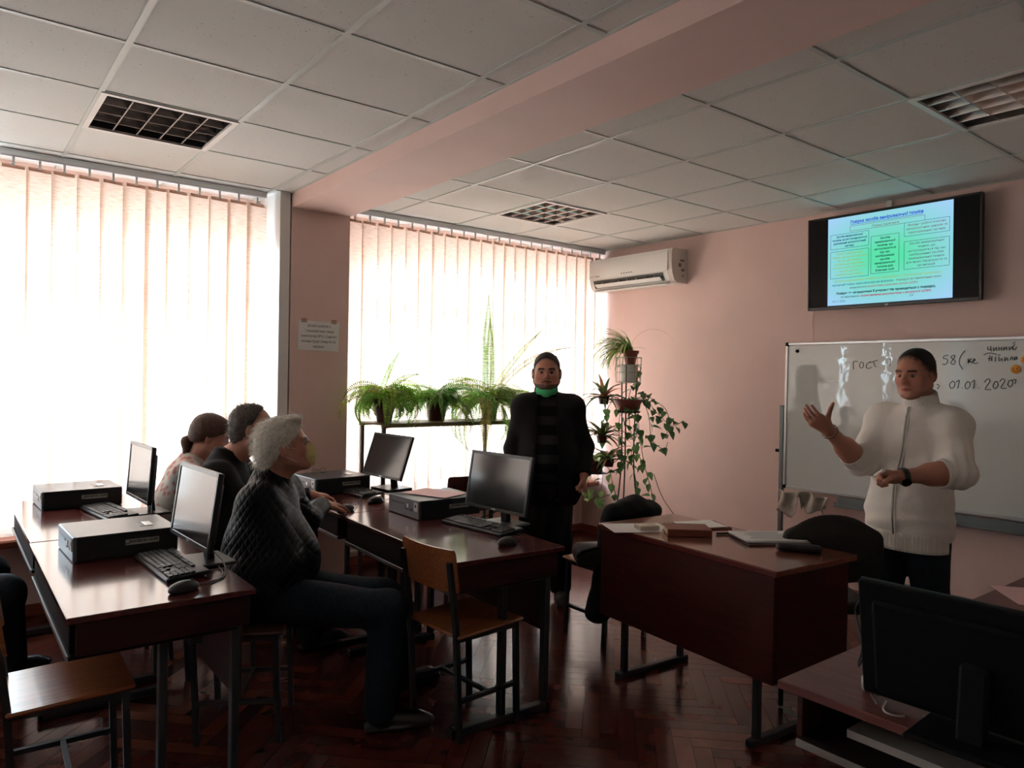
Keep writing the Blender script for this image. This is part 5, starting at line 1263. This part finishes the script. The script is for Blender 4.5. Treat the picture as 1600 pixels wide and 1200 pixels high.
    # watch on the left wrist, band on the right wrist
    def ring(name, p, d, rad, wd, m_, dial=None):
        p, d = np.array(p), nrm(d); a = nrm(np.cross(d, dz)); b2 = np.cross(d, a); bb = MB(); K = 28
        for j, o in enumerate((-wd/2, wd/2)):
            pass
        vs = []; fs = []
        for o, rr_ in ((-wd/2, rad), (-wd/2, rad+.004), (wd/2, rad+.004), (wd/2, rad)):
            for i in range(K): t_ = 2*PI*i/K; vs.append(tuple(p+d*o+(a*math.cos(t_)+b2*math.sin(t_))*rr_-base))
        for j in range(4):
            for i in range(K): fs.append((j*K+i, j*K+(i+1) % K, ((j+1) % 4)*K+(i+1) % K, ((j+1) % 4)*K+i))
        bb.add(vs, fs); o = bb.build(name, m_, root, smooth=True)
        return o
    wt = ring('watch_strap', wL-dL*.022, dL, .034, .022, m_black)
    cpos = wL-dL*.022+nrm(np.array([-.45, -.55, -.6]))*.037-base
    part('watch_case', m_blackm, wt, lambda b: b.lathe([(.001, -.005), (.020, -.005), (.021, .004), (.017, .007), (.001, .007)], T=Matrix.Translation(tuple(cpos)) @ Vector((-.45, -.55, -.6)).to_track_quat('Z', 'Y').to_matrix().to_4x4()), smooth=True)
    ring('wrist_band', wR-dR*.030, dR, .034, .010, mat('thread_band', lin(140, 110, 100), .8))
    hd = wL+nrm((-.10, .075, .004))*.085
    q = MB(); a_ = hd+np.array([-.03, -.025, .028]); q.tube([tuple(a_+np.array([.050, .055, -.030])), tuple(a_+np.array([-.004, -.006, .004]))], .0075, 10)
    o = q.build('marker', m_white, None, smooth=True); tag(o, 'white marker held in the left hand of the man in cardigan', 'marker')
presenter()

# ---------------------------------------------------------------- the standing man in the dark jacket
def standing():
    J = dict(neck=(3.228, 3.765, 1.375), shR=(3.098, 3.828, 1.305), shL=(3.350, 3.640, 1.305), pel=(3.251, 3.759, .80), elR=(3.062, 3.90, 1.03), wrR=(3.00, 3.845, .79), elL=(3.445, 3.605, 1.03), wrL=(3.372, 3.53, .86),
             hiR=(3.185, 3.81, .74), hiL=(3.315, 3.71, .74), knR=(3.15, 3.80, .42), knL=(3.30, 3.68, .42), anR=(3.15, 3.83, .09), anL=(3.325, 3.69, .09))
    base = np.array([3.25, 3.76, 0.]); root = thing('person', 'bearded man standing in black jacket and striped jumper by the plants', 'person', tuple(base), 0)
    r, f, u = frame3((-.66, -.75, -.02), (0, 0, 1)); hc = np.array([3.205, 3.735, 1.540]); s = 1.10
    P = head_prims(hc, r, f, u, s, 1.13)+[P_cone((3.235, 3.768, 1.33), tuple(hc-u*.07-f*.02), .075, .068, .03)]
    T, (rr, ff, uu) = torso(J, -.01, .18, .03); P += T
    P += limb(J['shR'], J['elR'], J['wrR'], .055, .045, .030)+limb(J['shL'], J['elL'], J['wrL'], .055, .045, .030)+limb(J['hiR'], J['knR'], J['anR'], .085, .055, .04)+limb(J['hiL'], J['knL'], J['anL'], .085, .055, .04)
    dn = np.array([0, 0, -1.]); sd = rr
    P += hand_prims(J['wrR'], (-.05, -.15, -1), -rr, ff, curls=[(22, 30, 20)]*4, spread=.4, thumb=(.7, .5, .4))
    P += hand_prims(J['wrL'], (-.10, -.10, -1), rr, ff, curls=[(50, 75, 40)]*4, spread=.4, thumb=(.7, .5, .4))
    sdf_obj('body', P, .0048, m_skin, root, face_paint(hc, r, f, u, s, brow=(.03, .02, .016), beard=(.045, .028, .022), scalp=(.045, .036, .030)), base=base); eyes(root, hc, r, f, u, s, base)
    hair_cap(root, hc, r, f, u, s, base, (.055, .045, .040), grow=.0065, hairline=.046, wave=.003, back=-.055, side=.024, col2=(.028, .02, .017), res=.004)
    # jumper, wide stripes
    m = bpy.data.materials.new('striped_knit'); m.use_nodes = True; t = m.node_tree; N, L = t.nodes, t.links; b = N['Principled BSDF']; b.inputs['Roughness'].default_value = .9; b.inputs['Specular IOR Level'].default_value = .1
    tc = N.new('ShaderNodeTexCoord'); sp = N.new('ShaderNodeSeparateXYZ'); L.new(tc.outputs['Object'], sp.inputs[0]); mu = N.new('ShaderNodeMath'); mu.operation = 'MULTIPLY'; mu.inputs[1].default_value = 1/.125; L.new(sp.outputs['Z'], mu.inputs[0])
    fr_ = N.new('ShaderNodeMath'); fr_.operation = 'FRACT'; L.new(mu.outputs[0], fr_.inputs[0]); cr = N.new('ShaderNodeValToRGB'); cr.color_ramp.interpolation = 'CONSTANT'
    cr.color_ramp.elements[0].color = (.010, .009, .010, 1); cr.color_ramp.elements[1].position = .52; cr.color_ramp.elements[1].color = (.034, .031, .032, 1)
    L.new(fr_.outputs[0], cr.inputs[0]); L.new(cr.outputs[0], b.inputs['Base Color'])
    T, _ = torso(J, .012, .18, .045); sdf_obj('striped_jumper', T+[P_cone((3.235, 3.768, 1.33), (3.222, 3.758, 1.425), .088, .080, .03), P_half(np.array(J['pel'])-[0, 0, .05], (0, 0, -1), .006)], .009, m, root, disp=lambda X: .002*wob(X, 30), base=base)
    # jacket, open down the front
    T, _ = torso(J, .036, .188, .045, shoulder=.070)
    eR, wR, sR, eL, wL, sL = [np.array(J[k]) for k in ('elR', 'wrR', 'shR', 'elL', 'wrL', 'shL')]
    C = T+[P_ell(np.array(J['pel'])-[0, 0, .04], (.235, .165, .20), np.array([rr, ff, uu]), .06)]
    for s_, e_, w_ in ((sR, eR, wR), (sL, eL, wL)):
        d = nrm(w_-e_); C += [P_cone(np.array(J['neck'])-[0, 0, .025], s_-np.array([0, 0, .004]), .066, .068, .05), P_cone(s_, e_, .072, .062, .04), P_cone(e_, w_+d*.02, .062, .052, .03, cut=[(w_-d*.005, d)])]
    C.append(P_half(np.array(J['pel'])-[0, 0, .155], (0, 0, -1), .006))
    c0 = np.array([3.235, 3.765, 0.])
    for z, w_, h_ in ((1.36, .055, .12), (1.22, .062, .14), (1.05, .070, .16), (.88, .075, .17), (.74, .060, .12)):
        C.append(P_box(c0+ff*.16+np.array([0, 0, z])+rr*.005, (w_, .14, h_), np.array([rr, ff, uu]), rd=.01, k=.004, op=-1))
    sdf_obj('jacket', C, .0075, m_suit, root, disp=lambda X: .004*wob(X, 16)+.003*np.sin(X[..., 2]*45+X[..., 0]*20)*np.exp(-((X[..., 2]-1.03)/.12)**2), base=base)
    lp = MB()      # lapels
    for s_ in (-1, 1):
        a = [c0+rr*s_*x+ff*y+np.array([0, 0, z])-base for x, y, z in ((.075, .07, 1.40), (.125, .125, 1.25), (.118, .145, 1.22), (.082, .188, 1.0), (.070, .180, 1.08), (.068, .150, 1.25))]
        lp.add([tuple(p) for p in a], [(0, 1, 5), (1, 2, 5), (2, 4, 5), (2, 3, 4)])
    lp.build('lapels', m_suit, root, solid=.005)
    Lg = [P_ell(np.array(J['pel'])-[0, 0, .04], (.185, .14, .13), np.array([rr, ff, uu]), .05)]+limb(J['hiR'], J['knR'], J['anR'], .105, .085, .075)+limb(J['hiL'], J['knL'], J['anL'], .105, .085, .075)
    sdf_obj('trousers', Lg+[P_half((0, 0, .045), (0, 0, -1), .005)], .009, m_suit, root, disp=lambda X: .004*wob(X, 14), base=base)
    shoe(root, J['anR'], np.array(J['anR'])+ff*.2, m_shoe, base, 1.05); shoe(root, J['anL'], np.array(J['anL'])+ff*.2, m_shoe, base, 1.05)
    # green mask pulled under the chin
    g = [P_cone(tuple(hc-u*.112*s+f*.052*s-r*.048), tuple(hc-u*.122*s+f*.060*s), .024, .026, .02), P_cone(tuple(hc-u*.122*s+f*.060*s), tuple(hc-u*.112*s+f*.052*s+r*.048), .026, .024, .02), P_ell(hc-u*.120*s+f*.075*s, (.045, .030, .020), np.array([r, f, u]), .02)]
    for q in (-1, 1): g.append(P_cone(tuple(hc-u*.115*s+f*.045*s+r*q*.045), tuple(hc-u*.075*s+r*q*.078-f*.0), .018, .004, .015))
    sdf_obj('face_mask', g, .005, mat('green_mask', lin(96, 226, 150), .8, trans=.3), root, disp=lambda X: .002*np.sin(X[..., 2]*400), base=base)
standing()

# ---------------------------------------------------------------- seated people
def seated(J, hf, hu, hc, s, label, o):
    base = np.array([J['pel'][0], J['pel'][1], 0.]); root = thing('person', label, 'person', tuple(base), 0)
    r, f, u = frame3(hf, hu); hc = np.array(hc)
    P = head_prims(hc, r, f, u, s, o.get('chub', 1.06))+[P_cone(tuple(np.array(J['neck'])-[0, 0, .03]), tuple(hc-u*.07-f*.02), o.get('nk', .068), .062, .03)]
    T, (rr, ff, uu) = torso(J, -.01, o.get('W', .17)-.01, o.get('belly', .04)*.6); P += T
    P += limb(J['shR'], J['elR'], J['wrR'], .055, .045, .028)+limb(J['shL'], J['elL'], J['wrL'], .055, .045, .028)
    P += limb(J['hiR'], J['knR'], J['anR'], .085, .055, .04)+limb(J['hiL'], J['knL'], J['anL'], .085, .055, .04)
    for k in ('handR', 'handL'):
        if k in o: P += hand_prims(**o[k])
    sdf_obj('body', P, o.get('res', .0048), m_skin, root, face_paint(hc, r, f, u, s, base=o.get('skin', SK), brow=o.get('brow', (.05, .04, .035)), red=o.get('red', 1)), base=base)
    eyes(root, hc, r, f, u, s, base)
    T, _ = torso(J, o.get('e', .03), o.get('W', .17), o.get('belly', .04), k=.06, shoulder=.066)
    C = list(T)
    for a, b_, c in (('shR', 'elR', 'wrR'), ('shL', 'elL', 'wrL')):
        s_, e_, w_ = [np.array(J[k]) for k in (a, b_, c)]; d = nrm(w_-e_); q = w_-d*.01; rs = o.get('sleeve', (.078, .064, .048))
        C += [P_cone(s_, e_, rs[0], rs[1], .05), P_cone(e_, q+d*.02, rs[1], rs[2], .03, cut=[(q, d)])]
    C += [P_cone(tuple(np.array(J['neck'])-uu*.06), tuple(np.array(J['neck'])+uu*.045), .095, .072, .03, cut=[(tuple(np.array(J['neck'])+uu*.035), uu)])]
    if 'hem' in o: C += [P_ell(np.array(J['pel'])+ff*.02+uu*.02, (o.get('W', .17)+.05, .17, .14), np.array([rr, ff, uu]), .05)]
    sdf_obj(o.get('top', 'jacket'), C+o.get('more', []), .008, o['mat'], root, disp=o.get('disp') or (lambda X: .005*wob(X, 18)+.003*wob(X, 45, 2)), base=base)
    Lg = [P_ell(np.array(J['pel']), (.19, .16, .12), np.array([rr, ff, uu]), .05)]+limb(J['hiR'], J['knR'], J['anR'], .105, .080, .072, k=.04)+limb(J['hiL'], J['knL'], J['anL'], .105, .080, .072, k=.04)
    sdf_obj(o.get('bottom', 'trousers'), Lg+[P_half((0, 0, .05), (0, 0, -1), .005)], .010, o.get('legmat', m_jeans), root, disp=lambda X: .004*wob(X, 22), base=base)
    shoe(root, J['anR'], J['toeR'], m_shoe, base, 1.05); shoe(root, J['anL'], J['toeL'], m_shoe, base, 1.05)
    return root, (r, f, u), base, (rr, ff, uu)

def white_haired():
    J = dict(neck=(1.185, 3.285, 1.030), shR=(1.090, 3.165, .935), shL=(1.290, 3.425, .935), pel=(1.085, 3.16, .55), elR=(1.14, 2.99, .70), wrR=(1.25, 3.13, .62), elL=(1.46, 3.53, .765), wrL=(1.615, 3.705, .800),
             hiR=(1.13, 3.06, .53), hiL=(1.20, 3.24, .53), knR=(1.52, 2.79, .49), knL=(1.60, 2.98, .48), anR=(1.47, 2.755, .09), anL=(1.74, 3.06, .09), toeR=(1.66, 2.68, 0), toeL=(1.94, 3.08, 0))
    hc = np.array([1.228, 3.235, 1.172]); s = 1.06
    hf = nrm((.80, -.30, .14)); hu = (-.10, .05, 1)
    quilt = lambda X: .004*wob(X, 18)
    m = bpy.data.materials.new('quilted_nylon'); m.use_nodes = True; t = m.node_tree; N, L = t.nodes, t.links; b = N['Principled BSDF']
    b.inputs['Base Color'].default_value = (.012, .0115, .013, 1); b.inputs['Roughness'].default_value = .48; b.inputs['Specular IOR Level'].default_value = .13
    tc = N.new('ShaderNodeTexCoord'); sp = N.new('ShaderNodeSeparateXYZ'); L.new(tc.outputs['Object'], sp.inputs[0])
    def M_(op, a, b_=None, c=None):
        n = N.new('ShaderNodeMath'); n.operation = op
        for i_, v in enumerate((a, b_, c)):
            if v is None: continue
            if isinstance(v, (int, float)): n.inputs[i_].default_value = v
            else: L.new(v, n.inputs[i_])
        return n.outputs[0]
    a = M_('MULTIPLY_ADD', sp.outputs['X'], .9, M_('MULTIPLY', sp.outputs['Y'], -.55)); z = M_('MULTIPLY', sp.outputs['Z'], .75)
    w1 = M_('ABSOLUTE', M_('SINE', M_('MULTIPLY', M_('ADD', a, z), 95.0))); w2 = M_('ABSOLUTE', M_('SINE', M_('MULTIPLY', M_('SUBTRACT', a, z), 95.0)))
    hgt = M_('POWER', M_('MULTIPLY', w1, w2), .45); bp = N.new('ShaderNodeBump'); bp.inputs['Strength'].default_value = .9; bp.inputs['Distance'].default_value = .005
    L.new(hgt, bp.inputs['Height']); L.new(bp.outputs[0], b.inputs['Normal'])
    root, (r, f, u), base, (rr, ff, uu) = seated(J, hf, hu, hc, s, 'white-haired man in quilted black jacket and yellow mask, seated nearest', dict(W=.185, belly=.07, e=.034, hem=1, mat=m, disp=quilt, red=1.3, chub=1.1,
        handL=dict(w=J['wrL'], d=(.14, .01, -.022), n=(0, 0, -1), t=(.05, -1, 0), curls=[(12, 16, 10), (12, 16, 10), (14, 18, 10), (16, 18, 12)], spread=1.0, thumb=(.65, .7, .05), s=1.02),
        handR=dict(w=J['wrR'], d=(.12, .02, -.03), n=(0, 0, -1), t=(.0, 1, 0), curls=[(15, 20, 12)]*4, thumb=(.6, .7, .1))))
    B = np.array([r, f, u]); W = lambda x, y, z: hc+(r*x+f*y+u*z)*s
    ex = [P_ell(W(0, -.075, -.030), (.075, .055, .075), B, .03), P_ell(W(0, .045, .105), (.055, .05, .025), B, .02), P_ell(W(.030, -.02, .02), (.060, .07, .07), B, .02), P_ell(W(-.030, -.02, .02), (.060, .07, .07), B, .02)]
    o, V, N = hair_cap(root, hc, r, f, u, s, base, (.78, .73, .66), grow=.012, hairline=.068, wave=.0035, back=-.088, side=.008, extra=ex, col2=(.46, .40, .34))
    strands('hair_tufts', V, N*.45, .040, 3600, m_hair, root, base, (.86, .81, .74), comb=-f*.75-u*.35, seed=3, r=.0007, droop=.8)
    # yellow mask over nose and mouth with its loops
    mk = [P_ell(W(0, .078, -.050), (.046, .040, .050), B, .02), P_cone(tuple(W(0, .104, -.020)), tuple(W(0, .092, -.085)), .014, .018, .03), P_half(W(0, .055, -.05), -f, .006)]
    fm = sdf_obj('face_mask', mk, .0045, mat('yellow_mask', lin(247, 234, 165), .75, trans=.35), root, disp=lambda X: .0015*np.sin((X@u)*420), base=base)
    lp = MB()
    for q in (-1, 1):
        for z0, z1 in ((-.022, .002), (-.088, -.040)): lp.tube(smoothpath([tuple(W(q*.046, .060, z0)-base), tuple(W(q*.074, .030, (z0+z1)/2)-base), tuple(W(q*.084, -.004, z1)-base)], 4), .0013, 5)
    lp.build('ear_loops', m_white, fm)
    c = MB(); cu = np.array(J['wrL'])
white_haired()

def man_two():
    J = dict(neck=(1.185, 3.945, 1.055), shR=(1.085, 3.79, .965), shL=(1.265, 4.085, .965), pel=(1.05, 3.95, .55), elR=(1.27, 3.70, .775), wrR=(1.46, 3.80, .80), elL=(1.50, 4.12, .78), wrL=(1.69, 4.03, .80),
             hiR=(1.12, 3.85, .53), hiL=(1.14, 4.03, .53), knR=(1.56, 3.82, .50), knL=(1.57, 4.05, .50), anR=(1.60, 3.80, .09), anL=(1.62, 4.06, .09), toeR=(1.80, 3.80, 0), toeL=(1.82, 4.06, 0))
    hc = np.array([1.300, 3.885, 1.200]); s = 1.08; hf = nrm((.86, -.36, -.10)); hu = (.25, -.05, 1)
    root, (r, f, u), base, (rr, ff, uu) = seated(J, hf, hu, hc, s, 'balding man in plain black jacket and glasses, seated behind the white-haired man', dict(W=.19, belly=.06, e=.036, hem=1, mat=m_suit, red=1.4, chub=1.12,
        handR=dict(w=J['wrR'], d=(.14, .05, -.02), n=(0, 0, -1), t=(-.3, 1, 0), curls=[(20, 24, 14)]*4, thumb=(.6, .7, .1)), handL=dict(w=J['wrL'], d=(.14, -.02, -.02), n=(0, 0, -1), t=(0, -1, 0), curls=[(20, 24, 14)]*4, thumb=(.6, .7, .1))))
    o, V, N = hair_cap(root, hc, r, f, u, s, base, (.13, .10, .085), grow=.008, hairline=.012, wave=.005, back=-.078, side=-.008, col2=(.05, .04, .035))
    strands('hair_tufts', V, N, .026, 1500, m_hair, root, base, (.20, .165, .14), comb=-f*.6, seed=8)
    q = Matrix((tuple(r), tuple(f), tuple(u))).transposed().to_4x4(); q.translation = Vector(tuple(hc+(f*.098+u*.0)*s-base)); glasses(root, q, 1.0)
    wt = MB(); p = np.array(J['wrL'])-base; d = nrm(np.array(J['wrL'])-np.array(J['elL'])); wt.tube([tuple(p-d*.030), tuple(p-d*.008)], .034, 16); w_ = wt.build('watch_strap', m_black, root, smooth=True)
man_two()

def ponytail():
    J = dict(neck=(1.155, 4.465, .985), shR=(1.09, 4.36, .925), shL=(1.165, 4.60, .925), pel=(1.02, 4.49, .55), elR=(1.24, 4.32, .76), wrR=(1.45, 4.38, .79), elL=(1.36, 4.64, .77), wrL=(1.56, 4.58, .79),
             hiR=(1.08, 4.40, .53), hiL=(1.09, 4.56, .53), knR=(1.52, 4.38, .50), knL=(1.53, 4.56, .50), anR=(1.56, 4.38, .09), anL=(1.57, 4.57, .09), toeR=(1.75, 4.38, 0), toeL=(1.76, 4.57, 0))
    hc = np.array([1.235, 4.420, 1.125]); s = 1.0; hf = nrm((.80, -.22, -.30)); hu = (.2, 0, 1)
    m = bpy.data.materials.new('patterned_blouse'); m.use_nodes = True; t = m.node_tree; N, L = t.nodes, t.links; b = N['Principled BSDF']; b.inputs['Roughness'].default_value = .8
    tc = N.new('ShaderNodeTexCoord'); v = N.new('ShaderNodeTexVoronoi'); v.inputs['Scale'].default_value = 26; L.new(tc.outputs['Object'], v.inputs['Vector']); cr = N.new('ShaderNodeValToRGB')
    cr.color_ramp.elements[0].position = .3; cr.color_ramp.elements[0].color = (*lin(190, 120, 112), 1); cr.color_ramp.elements[1].position = .5; cr.color_ramp.elements[1].color = (*lin(200, 192, 182), 1); L.new(v.outputs['Distance'], cr.inputs[0]); L.new(cr.outputs[0], b.inputs['Base Color'])
    root, (r, f, u), base, (rr, ff, uu) = seated(J, hf, hu, hc, s, 'person with brown ponytail in patterned blouse by the left window blinds', dict(W=.15, belly=.0, e=.014, mat=m, chub=.95, nk=.052, top='blouse', sleeve=(.060, .050, .038), legmat=m_suit, red=1.2, skin=lin(205, 150, 130),
        handR=dict(w=J['wrR'], d=(.14, .02, -.02), n=(0, 0, -1), t=(0, 1, 0), curls=[(20, 24, 14)]*4, s=.88, thumb=(.6, .7, .1)), handL=dict(w=J['wrL'], d=(.14, .02, -.02), n=(0, 0, -1), t=(0, -1, 0), s=.88, curls=[(20, 24, 14)]*4, thumb=(.6, .7, .1))))
    B = np.array([r, f, u]); W = lambda x, y, z: hc+(r*x+f*y+u*z)*s
    ex = [P_ell(W(0, .045, .085), (.06, .05, .03), B, .02), P_ell(W(0, .078, .045), (.055, .022, .035), B, .02)]
    hair_cap(root, hc, r, f, u, s, base, (.10, .05, .035), grow=.016, hairline=.075, wave=.002, back=-.050, side=.0, extra=ex, col2=(.05, .025, .018))
    pt = [P_cone(tuple(W(0, -.095, -.045)), tuple(W(.0, -.110, -.07)), .022, .032, .02), P_cone(tuple(W(0, -.110, -.07)), tuple(W(0, -.085, -.17)), .032, .010, .02)]
    def pp(V): t_ = (.5+.5*wob(V*np.array([1, 1, .2]), 260))[:, None]; return np.array([.10, .05, .035])*t_+np.array([.05, .025, .018])*(1-t_)
    sdf_obj('ponytail', pt, .005, m_hair, root, pp, disp=lambda X: .002*wob(X*np.array([1, 1, .3]), 200), base=base)
    part('hair_tie', m_black, root, lambda b: b.lathe([(.016, -.006), (.023, -.006), (.023, .006), (.016, .006)], T=Matrix.Translation(tuple(W(0, -.094, -.048)-base)) @ Vector(tuple(-f)).to_track_quat('Z', 'Y').to_matrix().to_4x4()), smooth=True)
ponytail()

def edge_person():
    J = dict(neck=(-.27, 4.00, 1.02), shR=(-.28, 3.83, .94), shL=(-.28, 4.17, .94), pel=(-.33, 4.00, .55), elR=(-.20, 3.76, .72), wrR=(-.02, 3.84, .66), elL=(-.20, 4.24, .72), wrL=(.0, 4.16, .66),
             hiR=(-.26, 3.90, .53), hiL=(-.26, 4.10, .53), knR=(.215, 3.83, .52), knL=(.175, 4.22, .53), anR=(.255, 4.08, .09), anL=(.22, 4.30, .09), toeR=(.46, 4.14, 0), toeL=(.42, 4.33, 0))
    hc = np.array([-.22, 4.0, 1.17]); s = 1.04
    root, (r, f, u), base, _ = seated(J, (1, -.3, -.05), (0, 0, 1), hc, s, 'seated person in dark jeans cut off by left frame edge', dict(W=.175, belly=.03, mat=m_suit, legmat=m_jeans, bottom='jeans', top='sweater',
        handR=dict(w=J['wrR'], d=(.14, .03, -.04), n=(0, 0, -1), t=(0, 1, 0), curls=[(20, 24, 14)]*4, thumb=(.6, .7, .1)), handL=dict(w=J['wrL'], d=(.14, -.03, -.04), n=(0, 0, -1), t=(0, -1, 0), curls=[(20, 24, 14)]*4, thumb=(.6, .7, .1))))
    hair_cap(root, hc, r, f, u, s, base, (.03, .02, .015), grow=.008, hairline=.05, back=-.06, side=.01)
edge_person()
